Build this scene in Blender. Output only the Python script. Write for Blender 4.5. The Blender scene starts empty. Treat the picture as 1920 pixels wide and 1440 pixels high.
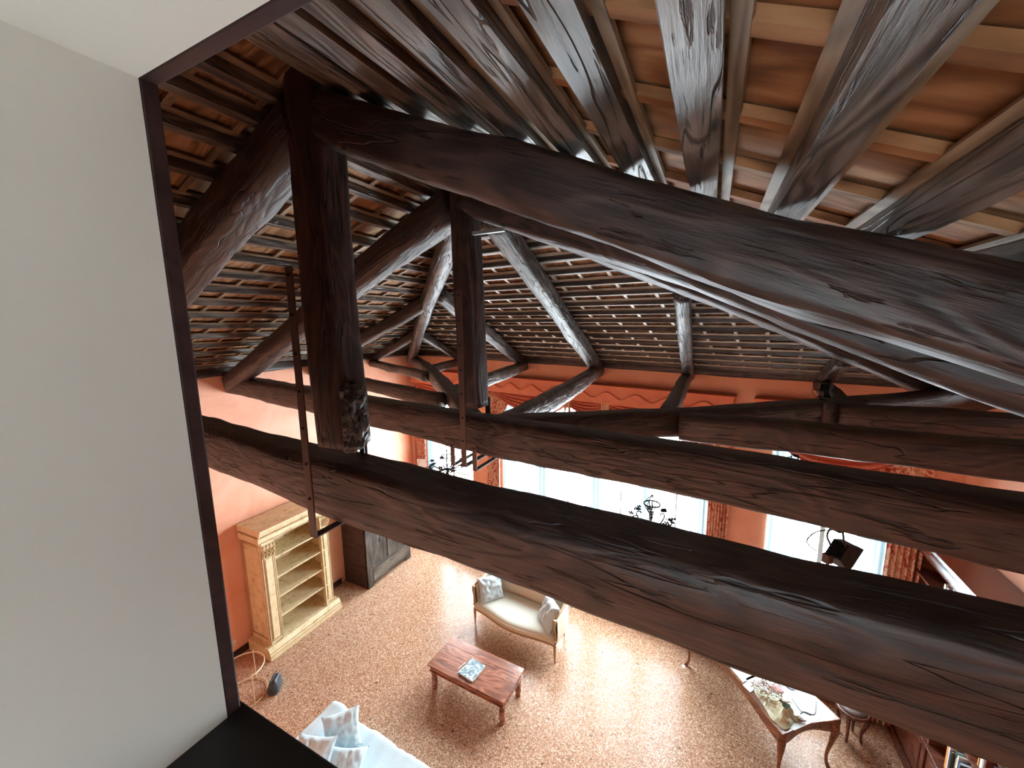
import bpy, math, random
import numpy as np
from math import sin, cos, pi, radians, sqrt
from mathutils import Vector, Matrix, noise

C = bpy.context.scene.collection
SC = bpy.context.scene
random.seed(7)

# ------------------------------------------------------------------ camera
def nrm(v):
    v = np.array(v, float); return v/np.linalg.norm(v)
YC = nrm([380, -120, 750]); DC = nrm([60, 4880, 750]); DC = nrm(DC-YC*DC.dot(YC))
XC = np.cross(DC, YC); ZC = -DC
cam = bpy.data.objects.new('camera', bpy.data.cameras.new('camera'))
C.objects.link(cam); SC.camera = cam
right = Vector((XC[0], YC[0], ZC[0])); down = Vector((XC[1], YC[1], ZC[1])); fwd = Vector((XC[2], YC[2], ZC[2]))
up = -down; back = -fwd
cam.matrix_world = Matrix(((right.x, up.x, back.x, 0), (right.y, up.y, back.y, 0), (right.z, up.z, back.z, 5.8), (0, 0, 0, 1)))
cam.data.sensor_width = 36; cam.data.lens = 750/1920*36; cam.data.clip_start = .02

# ------------------------------------------------------------------ sky and exposure
world = bpy.data.worlds.new('sky'); SC.world = world; world.use_nodes = True
wn = world.node_tree; bg = wn.nodes['Background']
bg.inputs['Color'].default_value = (.82, .93, 1.0, 1); bg.inputs['Strength'].default_value = 12.5
SC.view_settings.view_transform = 'Standard'; SC.view_settings.look = 'None'
SC.view_settings.gamma = 1; SC.view_settings.use_curve_mapping = False
SC.view_settings.exposure = 1.55
SC.cycles.max_bounces = 10; SC.cycles.diffuse_bounces = 7; SC.cycles.transparent_max_bounces = 12
SC.cycles.use_denoising = True
SC.cycles.sample_clamp_indirect = 8
SC.cycles.caustics_reflective = False; SC.cycles.caustics_refractive = False

ANG = radians(9)
WO = Vector((-7.25, 8.4, 0)); WD = Vector((cos(ANG), -sin(ANG), 0)); WI = Vector((-sin(ANG), -cos(ANG), 0))
def wallp(u, t, z):            # point on the window wall: u along, t into the room
    return WO+WD*u+WI*t+Vector((0, 0, z))
WINS = [(.52, 2.1), (3.05, 7.42), (8.27, 9.7)]
WZ0, WZ1 = .75, 4.12
def portal(u0, u1):
    l = bpy.data.lights.new('window_daylight', 'AREA'); l.shape = 'RECTANGLE'
    l.size = u1-u0; l.size_y = WZ1-WZ0; l.cycles.is_portal = True
    o = bpy.data.objects.new('window_daylight', l); C.objects.link(o)
    p = wallp((u0+u1)/2, -.36, (WZ0+WZ1)/2)
    z = -WI; x = WD; y = z.cross(x)
    o.matrix_world = Matrix(((x.x, y.x, z.x, p.x), (x.y, y.y, z.y, p.y), (x.z, y.z, z.z, p.z), (0, 0, 0, 1)))
for a, b in WINS: portal(a, b)
l = bpy.data.lights.new('loft_daylight', 'AREA'); l.shape = 'RECTANGLE'; l.size = 1.3; l.size_y = .5; l.cycles.is_portal = True
o = bpy.data.objects.new('loft_daylight', l); C.objects.link(o)
o.matrix_world = Matrix(((1, 0, 0, .2), (0, 0, -1, -2.32), (0, 1, 0, 4.95), (0, 0, 0, 1))) @ Matrix.Rotation(pi, 4, 'Y')

# ------------------------------------------------------------------ materials
def mat(name):
    m = bpy.data.materials.new(name); m.use_nodes = True
    return m, m.node_tree, m.node_tree.nodes['Principled BSDF']
def N(nt, t, **k):
    n = nt.nodes.new(t)
    for a, v in k.items():
        if a in n.inputs: n.inputs[a].default_value = v
        else: setattr(n, a, v)
    return n
def ramp(nt, fac, stops):
    r = nt.nodes.new('ShaderNodeValToRGB'); e = r.color_ramp.elements
    while len(e) > 1: e.remove(e[-1])
    e[0].position = stops[0][0]; e[0].color = (*stops[0][1], 1)
    for p, c in stops[1:]:
        q = e.new(p); q.color = (*c, 1)
    nt.links.new(fac, r.inputs[0]); return r
def coords(nt, scale, rnd=True):
    tc = nt.nodes.new('ShaderNodeTexCoord'); mp = nt.nodes.new('ShaderNodeMapping')
    mp.inputs['Scale'].default_value = scale
    nt.links.new(tc.outputs['Object'], mp.inputs['Vector'])
    if rnd:
        oi = nt.nodes.new('ShaderNodeObjectInfo'); ml = N(nt, 'ShaderNodeMath', operation='MULTIPLY'); ml.inputs[1].default_value = 37
        nt.links.new(oi.outputs['Random'], ml.inputs[0]); nt.links.new(ml.outputs[0], mp.inputs['Location'])
    return mp.outputs[0]
def bump(nt, b, h, s, d=.01):
    n = nt.nodes.new('ShaderNodeBump'); n.inputs['Strength'].default_value = s; n.inputs['Distance'].default_value = d
    nt.links.new(h, n.inputs['Height'])
    if b.inputs['Normal'].is_linked:
        nt.links.new(b.inputs['Normal'].links[0].from_socket, n.inputs['Normal'])
    nt.links.new(n.outputs[0], b.inputs['Normal'])
def flat(name, col, rough=.6, metal=0, **k):
    m, nt, b = mat(name); b.inputs['Base Color'].default_value = (*col, 1)
    b.inputs['Roughness'].default_value = rough; b.inputs['Metallic'].default_value = metal
    for a, v in k.items(): b.inputs[a].default_value = v
    return m
def wood(name, dark, mid, light, rough=.5, stretch=14, bs=.5, crack=True, sx=1.1, coat=0, distort=.6, rings=26, spec=.5):
    """object x runs along the grain"""
    m, nt, b = mat(name)
    def noi(ax, ac, det, dist=0., rgh=.6):
        v = coords(nt, (ax, ac, ac)); q = N(nt, 'ShaderNodeTexNoise', Scale=1.0, Detail=det, Roughness=rgh, Distortion=dist); nt.links.new(v, q.inputs['Vector']); return q.outputs[0]
    def mth(op, a, c):
        q = N(nt, 'ShaderNodeMath', operation=op)
        for k, z in enumerate((a, c)):
            if z is None: continue
            if isinstance(z, (int, float)): q.inputs[k].default_value = z
            else: nt.links.new(z, q.inputs[k])
        return q.outputs[0]
    fib = noi(sx*3, stretch*3.2, 5, .2)                       # fine fibres
    blot = noi(sx*1.6, stretch*.5, 4, distort)                # broad tone
    ring = mth('SINE', mth('MULTIPLY', noi(sx*.8, stretch*.33, 2, .5), rings*2.2), None)
    ring = mth('MULTIPLY', ring, .11)
    tone = mth('ADD', mth('ADD', mth('MULTIPLY', fib, .45), mth('MULTIPLY', blot, .55)), ring)
    r = ramp(nt, tone, [(.30, dark), (.5, mid), (.72, light)])
    col = r.outputs[0]
    if crack:
        c1 = noi(sx*2.6, stretch*2.4, 5, .25)                # short checks
        c2 = noi(sx*.45, stretch*.42, 3, .35)                # long drying cracks along contour lines
        k1 = ramp(nt, c1, [(.35, (0, 0, 0)), (.405, (1, 1, 1))])
        k2 = ramp(nt, mth('ABSOLUTE', mth('SUBTRACT', c2, .53), None), [(.0025, (0, 0, 0)), (.006, (1, 1, 1))])
        kk = N(nt, 'ShaderNodeMix', data_type='RGBA', blend_type='MULTIPLY'); kk.inputs[0].default_value = 1
        nt.links.new(k1.outputs[0], kk.inputs[6]); nt.links.new(k2.outputs[0], kk.inputs[7])
        mm = N(nt, 'ShaderNodeMix', data_type='RGBA', blend_type='MULTIPLY'); mm.inputs[0].default_value = .82
        nt.links.new(col, mm.inputs[6]); nt.links.new(kk.outputs[2], mm.inputs[7]); col = mm.outputs[2]
        bump(nt, b, kk.outputs[2], min(1, bs), .008)
    nt.links.new(col, b.inputs['Base Color'])
    bump(nt, b, tone, min(1, bs), .010)
    b.inputs['Roughness'].default_value = rough; b.inputs['Specular IOR Level'].default_value = spec
    b.inputs['Coat Weight'].default_value = coat
    return m

M = {}
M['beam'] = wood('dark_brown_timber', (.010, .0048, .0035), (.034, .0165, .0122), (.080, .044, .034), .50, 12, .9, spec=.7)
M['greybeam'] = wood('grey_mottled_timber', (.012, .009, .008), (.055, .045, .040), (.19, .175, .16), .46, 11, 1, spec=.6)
M['post'] = wood('dark_brown_post', (.013, .0055, .004), (.042, .0185, .0135), (.088, .042, .031), .5, 12, .8)
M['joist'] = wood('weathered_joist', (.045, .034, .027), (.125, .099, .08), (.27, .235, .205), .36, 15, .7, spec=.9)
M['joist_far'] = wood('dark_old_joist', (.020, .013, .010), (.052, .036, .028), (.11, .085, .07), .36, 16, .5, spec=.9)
M['batten_far'] = wood('grey_pale_batten', (.28, .23, .18), (.44, .38, .31), (.58, .52, .45), .45, 16, .2, False)
M['grey_end'] = wood('grey_weathered_wood', (.02, .019, .02), (.07, .068, .07), (.2, .2, .21), .5, 12, 1)
M['plank'] = wood('orange_brown_plank', (.15, .060, .022), (.30, .13, .052), (.44, .23, .11), .7, 7, .5, False, sx=1.3, distort=1.0, spec=.25)
M['plank2'] = wood('brown_plank', (.17, .085, .040), (.33, .175, .085), (.50, .30, .165), .7, 9, .5, False, sx=1.3, distort=1.0, spec=.25)
M['batten'] = wood('pale_batten', (.12, .075, .04), (.24, .16, .095), (.38, .28, .18), .55, 16, .3, False)
M['iron'] = flat('brown_iron', (.095, .055, .045), .5, .2)
M['blackiron'] = flat('black_iron', (.012, .012, .013), .45, .6)
M['silver'] = flat('galvanised_bar', (.5, .55, .55), .35, .8)
M['frame'] = wood('opening_frame_wood', (.018, .006, .005), (.035, .013, .011), (.05, .021, .018), .55, 10, .25, False)
M['sill'] = flat('black_sill', (.006, .005, .005), .6)
M['tablewood'] = wood('reddish_table_wood', (.09, .025, .012), (.23, .075, .035), (.36, .14, .075), .27, 12, .15, False, coat=.3)
M['deskwood'] = wood('walnut_desk', (.06, .02, .008), (.19, .065, .022), (.34, .14, .055), .35, 14, .15, False, coat=.2)
M['shelfwood'] = wood('mahogany_shelf', (.05, .015, .009), (.12, .038, .022), (.22, .078, .046), .35, 12, .12, False, coat=.2)
M['armoire'] = wood('weathered_board', (.028, .021, .016), (.085, .07, .055), (.19, .165, .13), .6, 12, .6, distort=.2, rings=5)
M['armoire_side'] = wood('dark_wardrobe_side', (.02, .007, .006), (.045, .018, .014), (.07, .03, .024), .5, 9, .3, False)
M['white'] = flat('white_plaster', (.78, .75, .68), .8)
M['papers'] = flat('white_paper', (.78, .84, .84), .7)
M['plate'] = flat('white_plastic', (.75, .74, .7), .4)
M['trimwhite'] = flat('pale_window_paint', (.5, .54, .5), .4)
M['gilt'] = flat('gilded_wood', (.36, .22, .11), .45, .15)
M['goldmetal'] = flat('pale_gold_metal', (.75, .58, .36), .3, .5)
M['rope'] = flat('terracotta_rope', (.66, .24, .15), .7)
M['ink'] = flat('dark_ink', (.05, .06, .08), .6)

def plaster(name, c0, c1, c2, sc=1.2):
    m, nt, b = mat(name); v = coords(nt, (1, 1, 1), False)
    n1 = N(nt, 'ShaderNodeTexNoise', Scale=sc, Detail=6, Roughness=.6, Distortion=.8); nt.links.new(v, n1.inputs['Vector'])
    r = ramp(nt, n1.outputs[0], [(.3, c0), (.5, c1), (.72, c2)])
    n2 = N(nt, 'ShaderNodeTexNoise', Scale=7, Detail=6, Roughness=.6, Distortion=1.5); nt.links.new(v, n2.inputs['Vector'])
    k = ramp(nt, n2.outputs[0], [(.30, (.72, .66, .62)), (.38, (1, 1, 1))])
    mm = N(nt, 'ShaderNodeMix', data_type='RGBA', blend_type='MULTIPLY'); mm.inputs[0].default_value = .55
    nt.links.new(r.outputs[0], mm.inputs[6]); nt.links.new(k.outputs[0], mm.inputs[7]); nt.links.new(mm.outputs[2], b.inputs['Base Color'])
    b.inputs['Roughness'].default_value = .55; bump(nt, b, n2.outputs[0], .08, .01); return m
M['salmon'] = plaster('salmon_marmorino', (.74, .32, .19), (.79, .39, .25), (.82, .47, .33))
M['terracotta'] = plaster('terracotta_pelmet', (.66, .20, .11), (.70, .23, .125), (.74, .27, .15), 3)

def terrazzo():
    m, nt, b = mat('terrazzo_floor'); v = coords(nt, (1, 1, 1), False)
    v1 = N(nt, 'ShaderNodeTexVoronoi', Scale=95.0); nt.links.new(v, v1.inputs['Vector'])
    sp = N(nt, 'ShaderNodeSeparateColor'); nt.links.new(v1.outputs['Color'], sp.inputs[0])
    r = ramp(nt, sp.outputs[0], [(0, (.08, .045, .03)), (.04, (.27, .135, .08)), (.35, (.38, .205, .125)), (.6, (.47, .29, .19)), (.85, (.58, .41, .29)), (.96, (.76, .64, .50))])
    v2 = N(nt, 'ShaderNodeTexVoronoi', Scale=30.0); nt.links.new(v, v2.inputs['Vector'])
    s2 = N(nt, 'ShaderNodeSeparateColor'); nt.links.new(v2.outputs['Color'], s2.inputs[0])
    r2 = ramp(nt, s2.outputs[1], [(.0, (.10, .07, .06)), (.02, (1, 1, 1)), (.8, (1, 1, 1)), (1, (.85, .72, .62))])
    mm = N(nt, 'ShaderNodeMix', data_type='RGBA', blend_type='MULTIPLY'); mm.inputs[0].default_value = .7
    nt.links.new(r.outputs[0], mm.inputs[6]); nt.links.new(r2.outputs[0], mm.inputs[7])
    n3 = N(nt, 'ShaderNodeTexNoise', Scale=.7, Detail=3); nt.links.new(v, n3.inputs['Vector'])
    r3 = ramp(nt, n3.outputs[0], [(.3, (.86, .80, .74)), (.7, (1, 1, 1))])
    m2 = N(nt, 'ShaderNodeMix', data_type='RGBA', blend_type='MULTIPLY'); m2.inputs[0].default_value = 1
    nt.links.new(mm.outputs[2], m2.inputs[6]); nt.links.new(r3.outputs[0], m2.inputs[7]); nt.links.new(m2.outputs[2], b.inputs['Base Color'])
    b.inputs['Roughness'].default_value = .22; b.inputs['Specular IOR Level'].default_value = .13
    n4 = N(nt, 'ShaderNodeTexNoise', Scale=3, Detail=2); nt.links.new(v, n4.inputs['Vector']); bump(nt, b, n4.outputs[0], .12, .02)
    return m
M['terrazzo'] = terrazzo()
def fabric(name, c0, c1, sc=60, sheen=.2, rough=.85):
    m, nt, b = mat(name); v = coords(nt, (1, 1, 1))
    n1 = N(nt, 'ShaderNodeTexNoise', Scale=sc, Detail=3); nt.links.new(v, n1.inputs['Vector'])
    r = ramp(nt, n1.outputs[0], [(.35, c0), (.65, c1)]); nt.links.new(r.outputs[0], b.inputs['Base Color'])
    b.inputs['Roughness'].default_value = rough; b.inputs['Sheen Weight'].default_value = sheen; bump(nt, b, n1.outputs[0], .1, .003); return m
M['cream'] = fabric('cream_damask', (.60, .53, .40), (.68, .61, .47))
M['creamseat'] = fabric('pale_seat_fabric', (.58, .62, .53), (.64, .67, .58))
M['whitecloth'] = fabric('white_cotton', (.46, .58, .62), (.52, .63, .67))
M['swag'] = fabric('terracotta_silk', (.48, .10, .055), (.62, .17, .09), 25, .3, .45)
M['swaglining'] = fabric('pale_gold_silk', (.62, .40, .24), (.70, .50, .33), 25, .3, .5)
M['blackcloth'] = fabric('black_cloth', (.012, .018, .028), (.04, .055, .075), 12, .1, .4)
M['tissue'] = fabric('pale_green_tissue', (.50, .55, .36), (.62, .66, .48), 12, .2, .4)
M['straw'] = fabric('dried_straw', (.20, .12, .07), (.42, .30, .20), 40, .1)
M['pinkpaper'] = flat('pink_paper', (.6, .2, .2), .6)
def floral(name, base0, base1, fig, sc=11, thr=(.42, .5)):
    m, nt, b = mat(name); v = coords(nt, (1, 1, 1), False)
    n0 = N(nt, 'ShaderNodeTexNoise', Scale=sc, Detail=4, Roughness=.6, Distortion=1.6); nt.links.new(v, n0.inputs['Vector'])
    r = ramp(nt, n0.outputs[0], [(thr[0]-.12, base0), (thr[0], base1), (thr[1], fig), (thr[1]+.15, base1)])
    nt.links.new(r.outputs[0], b.inputs['Base Color']); b.inputs['Roughness'].default_value = .7; return m
M['floral'] = floral('red_gold_floral_print', (.34, .035, .025), (.46, .065, .045), (.80, .60, .42), 8, (.42, .53))
def cream_paint(flowers=False):
    m, nt, b = mat('cream_paint_flowers' if flowers else 'cream_distressed_paint'); v = coords(nt, (1, 1, 1), False)
    n0 = N(nt, 'ShaderNodeTexNoise', Scale=9, Detail=6, Roughness=.65); nt.links.new(v, n0.inputs['Vector'])
    r = ramp(nt, n0.outputs[0], [(.3, (.40, .27, .12)), (.42, (.62, .49, .28)), (.7, (.74, .63, .41))])
    col = r.outputs[0]
    if flowers:
        vo = N(nt, 'ShaderNodeTexVoronoi', Scale=8.5); vo.inputs['Randomness'].default_value = .35; nt.links.new(v, vo.inputs['Vector'])
        n2 = N(nt, 'ShaderNodeTexNoise', Scale=40, Detail=2); nt.links.new(v, n2.inputs['Vector'])
        ad = N(nt, 'ShaderNodeMath', operation='MULTIPLY_ADD'); ad.inputs[1].default_value = .9; nt.links.new(n2.outputs[0], ad.inputs[0]); nt.links.new(vo.outputs['Distance'], ad.inputs[2])
        k = ramp(nt, ad.outputs[0], [(.55, (.42, .42, .34)), (.62, (1, 1, 1))])
        mm = N(nt, 'ShaderNodeMix', data_type='RGBA', blend_type='MULTIPLY'); mm.inputs[0].default_value = 1
        nt.links.new(col, mm.inputs[6]); nt.links.new(k.outputs[0], mm.inputs[7]); col = mm.outputs[2]
    nt.links.new(col, b.inputs['Base Color']); b.inputs['Roughness'].default_value = .55; return m
M['cream_paint'] = cream_paint(); M['cream_flower'] = cream_paint(True)
M['gold_line'] = flat('brown_gilt_line', (.33, .19, .08), .5)
def glass():
    m = bpy.data.materials.new('window_glass'); m.use_nodes = True; nt = m.node_tree; nt.nodes.clear()
    o = N(nt, 'ShaderNodeOutputMaterial'); t = N(nt, 'ShaderNodeBsdfTransparent'); g = N(nt, 'ShaderNodeBsdfGlossy', Roughness=.02)
    x = N(nt, 'ShaderNodeMixShader'); x.inputs[0].default_value = .06
    nt.links.new(t.outputs[0], x.inputs[1]); nt.links.new(g.outputs[0], x.inputs[2]); nt.links.new(x.outputs[0], o.inputs[0]); return m
M['glass'] = glass()
def sheer():
    m = bpy.data.materials.new('white_sheer'); m.use_nodes = True; nt = m.node_tree; nt.nodes.clear()
    o = N(nt, 'ShaderNodeOutputMaterial'); t = N(nt, 'ShaderNodeBsdfTransparent'); t.inputs[0].default_value = (.95, .98, 1, 1)
    d = N(nt, 'ShaderNodeBsdfTranslucent'); d.inputs[0].default_value = (.42, .52, .55, 1)
    e = N(nt, 'ShaderNodeBsdfDiffuse'); e.inputs[0].default_value = (.5, .6, .64, 1)
    a = N(nt, 'ShaderNodeMixShader'); a.inputs[0].default_value = .4; x = N(nt, 'ShaderNodeMixShader'); x.inputs[0].default_value = .94
    nt.links.new(d.outputs[0], a.inputs[1]); nt.links.new(e.outputs[0], a.inputs[2])
    nt.links.new(t.outputs[0], x.inputs[1]); nt.links.new(a.outputs[0], x.inputs[2]); nt.links.new(x.outputs[0], o.inputs[0]); return m
M['sheer'] = sheer()

# ------------------------------------------------------------------ mesh helpers
class G:
    def __init__(s): s.v = []; s.f = []
    def add(s, v, f):
        k = len(s.v); s.v += [tuple(p) for p in v]; s.f += [tuple(i+k for i in q) for q in f]; return s
    def box(s, x0, x1, y0, y1, z0, z1):
        return s.add([(x0, y0, z0), (x1, y0, z0), (x1, y1, z0), (x0, y1, z0), (x0, y0, z1), (x1, y0, z1), (x1, y1, z1), (x0, y1, z1)],
                     [(0, 3, 2, 1), (4, 5, 6, 7), (0, 1, 5, 4), (1, 2, 6, 5), (2, 3, 7, 6), (3, 0, 4, 7)])
    def prism(s, poly, a0, a1, ax):       # polygon in the plane across axis ax, extruded from a0 to a1
        n = len(poly)
        def P(p, a):
            return (a, p[0], p[1]) if ax == 0 else ((p[0], a, p[1]) if ax == 1 else (p[0], p[1], a))
        v = [P(p, a0) for p in poly]+[P(p, a1) for p in poly]
        return s.add(v, [tuple(range(n))[::-1], tuple(range(n, 2*n))]+[(i, (i+1) % n, n+(i+1) % n, n+i) for i in range(n)])
    def tube(s, path, r, n=8, cap=True):
        path = [Vector(p) for p in path]; m = len(path)
        rr = r if isinstance(r, (list, tuple)) else [r]*m
        t0 = (path[1]-path[0]).normalized(); a = t0.orthogonal().normalized()
        v = []
        for i, p in enumerate(path):
            t = (path[min(i+1, m-1)]-path[max(i-1, 0)]).normalized()
            a = (a-t*a.dot(t)); a = a.normalized() if a.length > 1e-6 else t.orthogonal().normalized()
            b = t.cross(a)
            v += [p+(a*cos(2*pi*j/n)+b*sin(2*pi*j/n))*rr[i] for j in range(n)]
        f = [(i*n+j, i*n+(j+1) % n, (i+1)*n+(j+1) % n, (i+1)*n+j) for i in range(m-1) for j in range(n)]
        if cap: f += [tuple(range(n))[::-1], tuple(range((m-1)*n, m*n))]
        return s.add(v, f)
    def lathe(s, prof, cx=0, cy=0, n=14, sq=0):
        v = []
        for r, z in prof: v += [(cx+r*cos(2*pi*j/n), cy+r*sin(2*pi*j/n), z) for j in range(n)]
        m = len(prof)
        f = [(i*n+j, i*n+(j+1) % n, (i+1)*n+(j+1) % n, (i+1)*n+j) for i in range(m-1) for j in range(n)]
        f += [tuple(range(n))[::-1], tuple(range((m-1)*n, m*n))]
        return s.add(v, f)
    def sheet(s, fn, nu, nv, closeu=False):
        v = [fn(i/nu, j/nv) for i in range(nu+1) for j in range(nv+1)]
        w = nv+1
        return s.add(v, [(i*w+j, (i+1)*w+j, (i+1)*w+j+1, i*w+j+1) for i in range(nu) for j in range(nv)])
    def build(s, name, m, parent=None, loc=None, mtx=None, smooth=False, bevel=0, solid=0, **tags):
        me = bpy.data.meshes.new(name); me.from_pydata(s.v, [], s.f); me.update()
        me.materials.append(m if not isinstance(m, str) else M[m])
        if smooth: me.polygons.foreach_set('use_smooth', [True]*len(me.polygons))
        o = bpy.data.objects.new(name, me); C.objects.link(o)
        if parent: o.parent = parent
        if loc: o.location = loc
        if mtx is not None: o.matrix_basis = mtx
        if solid:
            k = o.modifiers.new('thickness', 'SOLIDIFY'); k.thickness = solid; k.offset = 0
        if bevel:
            k = o.modifiers.new('edge', 'BEVEL'); k.width = bevel; k.segments = 2; k.limit_method = 'ANGLE'
        for a, b in tags.items(): o[a] = b
        return o
def thing(name, label, cat, loc=(0, 0, 0), rz=0, group=None, kind=None):
    o = bpy.data.objects.new(name, None); C.objects.link(o); o.location = loc; o.rotation_euler = (0, 0, rz)
    o.empty_display_size = .1
    if kind: o['kind'] = kind
    if label: o['label'] = label
    if cat: o['category'] = cat
    if group: o['group'] = group
    return o
def copytree(o, label=None):
    c = o.copy(); C.objects.link(c)
    if label: c['label'] = label
    for ch in list(o.children):
        d = ch.copy(); C.objects.link(d); d.parent = c
        for g in list(ch.children):
            e = g.copy(); C.objects.link(e); e.parent = d
    return c
def catmull(P, n):
    P = [Vector(p) for p in P]
    if len(P) == 2: return [P[0].lerp(P[1], i/n) for i in range(n+1)]
    Q = [P[0]*2-P[1]]+P+[P[-1]*2-P[-2]]; out = []
    segs = len(P)-1; L = [(P[i+1]-P[i]).length for i in range(segs)]; T = sum(L)
    for i in range(n+1):
        d = T*i/n; k = 0
        while k < segs-1 and d > L[k]: d -= L[k]; k += 1
        t = min(1, d/L[k]); a, b, c, e = Q[k:k+4]
        out.append(.5*((2*b)+(c-a)*t+(2*a-5*b+4*c-e)*t*t+(3*b-a-3*c+e)*t**3))
    return out
def timber(name, path, a, b, m, parent=None, k=4, n=24, ring=16, seed=0, amp=.010, taper=(1, 1), fine=.0, ploc=(0, 0, 0), smooth=True, **tags):
    """hewn timber along a path; a, b half width and half depth"""
    pts = catmull(path, n); p0 = pts[0]; X = (pts[-1]-p0).normalized()
    Yv = Vector((0, 0, 1)).cross(X)
    Yv = Yv.normalized() if Yv.length > .05 else Vector((0, 1, 0)); Yv = (Yv-X*Yv.dot(X)).normalized(); Z = X.cross(Yv)
    F = Matrix(((X.x, Yv.x, Z.x, p0.x), (X.y, Yv.y, Z.y, p0.y), (X.z, Yv.z, Z.z, p0.z), (0, 0, 0, 1))); Fi = F.inverted()
    g = G(); v = []
    for i, p in enumerate(pts):
        q = Fi @ p; s = i/n; tp = taper[0]+(taper[1]-taper[0])*s
        for j in range(ring):
            th = 2*pi*(j+.5)/ring if ring != 8 else [.62, pi-.62, pi-.95, .95, 0, 0, 0, 0][0]*0+[pi/4-.12, pi/4+.12, 3*pi/4-.12, 3*pi/4+.12, 5*pi/4-.12, 5*pi/4+.12, 7*pi/4-.12, 7*pi/4+.12][j]; c, d = cos(th), sin(th)
            cy = math.copysign(abs(c)**(2/k), c)*a*tp; cz = math.copysign(abs(d)**(2/k), d)*b*tp
            w = noise.noise(Vector((q.x*1.1+seed*7.3, c*.8, d*.8+seed)))*amp*2.2+noise.noise(Vector((q.x*4+seed*3.1, c*2.2, d*2.2)))*amp
            if fine: w += noise.noise(Vector((q.x*11+seed, c*6, d*6)))*fine
            v.append((q.x, q.y+cy+w*c, q.z+cz+w*d))
    f = [(i*ring+j, (i+1)*ring+j, (i+1)*ring+(j+1) % ring, i*ring+(j+1) % ring) for i in range(n) for j in range(ring)]
    f += [tuple(range(ring)), tuple(range(n*ring, (n+1)*ring))[::-1]]
    g.add(v, f)
    return g.build(name, m, parent, mtx=Matrix.Translation(-Vector(ploc)) @ F, smooth=smooth, **tags)

# ------------------------------------------------------------------ roof planes
XL, XR, YB = -7.25, 2.92, .48
AP = Vector((-1.8, 2.77, 6.95))
EL = 5.05; ER = 4.94
CL = Vector((XL, 8.4, EL)); CR = Vector((XR, 8.4-(XR-XL)*math.tan(ANG), ER))
SL = (AP.z-EL)/(AP.x-XL); SR = (AP.z-ER)/(XR-AP.x)

# ------------------------------------------------------------------ structure
def struct(g, name, m, parent=None, **k):
    return g.build(name, m, parent, kind='structure', **k)
g = G(); g.box(XL-.3, XR+.3, YB-.4, 9, -.2, 0); struct(g, 'floor', 'terrazzo')
g = G(); g.prism([(YB-.1, -.1), (8.6, -.1), (8.6, 5.10), (YB-.1, 5.10)], XL-.3, XL, 0); struct(g, 'wall_left', 'salmon')
g = G(); g.prism([(YB-.1, -.1), (7.1, -.1), (7.1, 4.95), (YB-.1, 4.95)], XR, XR+.3, 0); struct(g, 'wall_right', 'salmon')
MW = Matrix.Translation(WO) @ Matrix.Rotation(-ANG, 4, 'Z')
g = G(); us = [-.3]+[q for w in WINS for q in w]+[10.6]
for i in range(0, len(us), 2): g.box(us[i], us[i+1], 0, .38, -.1, 5.09)
for a, b in WINS:
    g.box(a, b, 0, .38, -.1, WZ0); g.box(a, b, 0, .38, WZ1, 5.09)
struct(g, 'wall_far', 'salmon', mtx=MW)
rz = lambda x: (AP.z+.25-SL*(AP.x-x)) if x < AP.x else (AP.z+.25-SR*(x-AP.x))
g = G()
g.prism([(XL, -.1), (XR, -.1), (XR, 4.4), (XL, 4.4)], YB-.08, YB-.02, 1)
struct(g, 'wall_back', 'salmon')
g = G()
g.prism([(XL, 4.4), (-1.02, 4.4), (-1.02, rz(-1.02)), (AP.x, rz(AP.x)), (XL, rz(XL))], YB-.08, YB-.02, 1)
g.prism([(-1.02, 4.4), (1.4, 4.4), (1.4, 4.80), (-1.02, 4.80)], YB-.08, YB-.02, 1)
g.prism([(1.4, 4.4), (XR, 4.4), (XR, rz(XR)), (1.4, rz(1.4))], YB-.08, YB-.02, 1)
g.prism([(-1.02, 6.31), (.15, 6.31), (-.1, rz(-.1)), (-1.02, rz(-1.02))], YB-.08, YB-.02, 1)
struct(g, 'wall_back.001', 'shelfwood')  # unseen upper wall, dark wood chosen to cut bounced light on the joists
# the little white room the view is taken from
g = G(); g.box(-1.2, -.905, -2.3, .392, 3.9, 6.35); struct(g, 'wall_loft', 'white')
g = G(); g.box(1.9, 2.1, -2.3, .392, 3.9, 5.5); struct(g, 'wall_loft.001', 'white')
g = G(); g.box(-1.2, -.45, -2.5, -2.3, 3.9, 7); g.box(.85, 2.1, -2.5, -2.3, 3.9, 7); g.box(-.45, .85, -2.5, -2.3, 3.9, 4.7); g.box(-.45, .85, -2.5, -2.3, 5.2, 7)
struct(g, 'wall_loft.002', 'white')
g = G(); g.box(-1.2, -.15, -2.4, .392, 6.221, 6.33); struct(g, 'ceiling', 'white')
g = G(); g.box(-1.2, 2.1, -2.5, YB-.1, 3.8, 3.9); struct(g, 'floor.001', 'shelfwood')
g = G(); g.box(-1.1, -.905, .392, .421, 4.8, 6.33); struct(g, 'trim_1', 'frame', label='dark wooden jamb of the loft opening', bevel=.004)
g = G(); g.box(-.905, .2, .392, .421, 6.221, 6.33); struct(g, 'trim_2', 'frame', label='dark wooden head of the loft opening', bevel=.004)
g = G(); g.box(-1.02, 1.4, .05, .43, 4.82, 4.952); struct(g, 'trim_3', 'sill', label='black sill board of the loft opening', bevel=.004)

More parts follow.
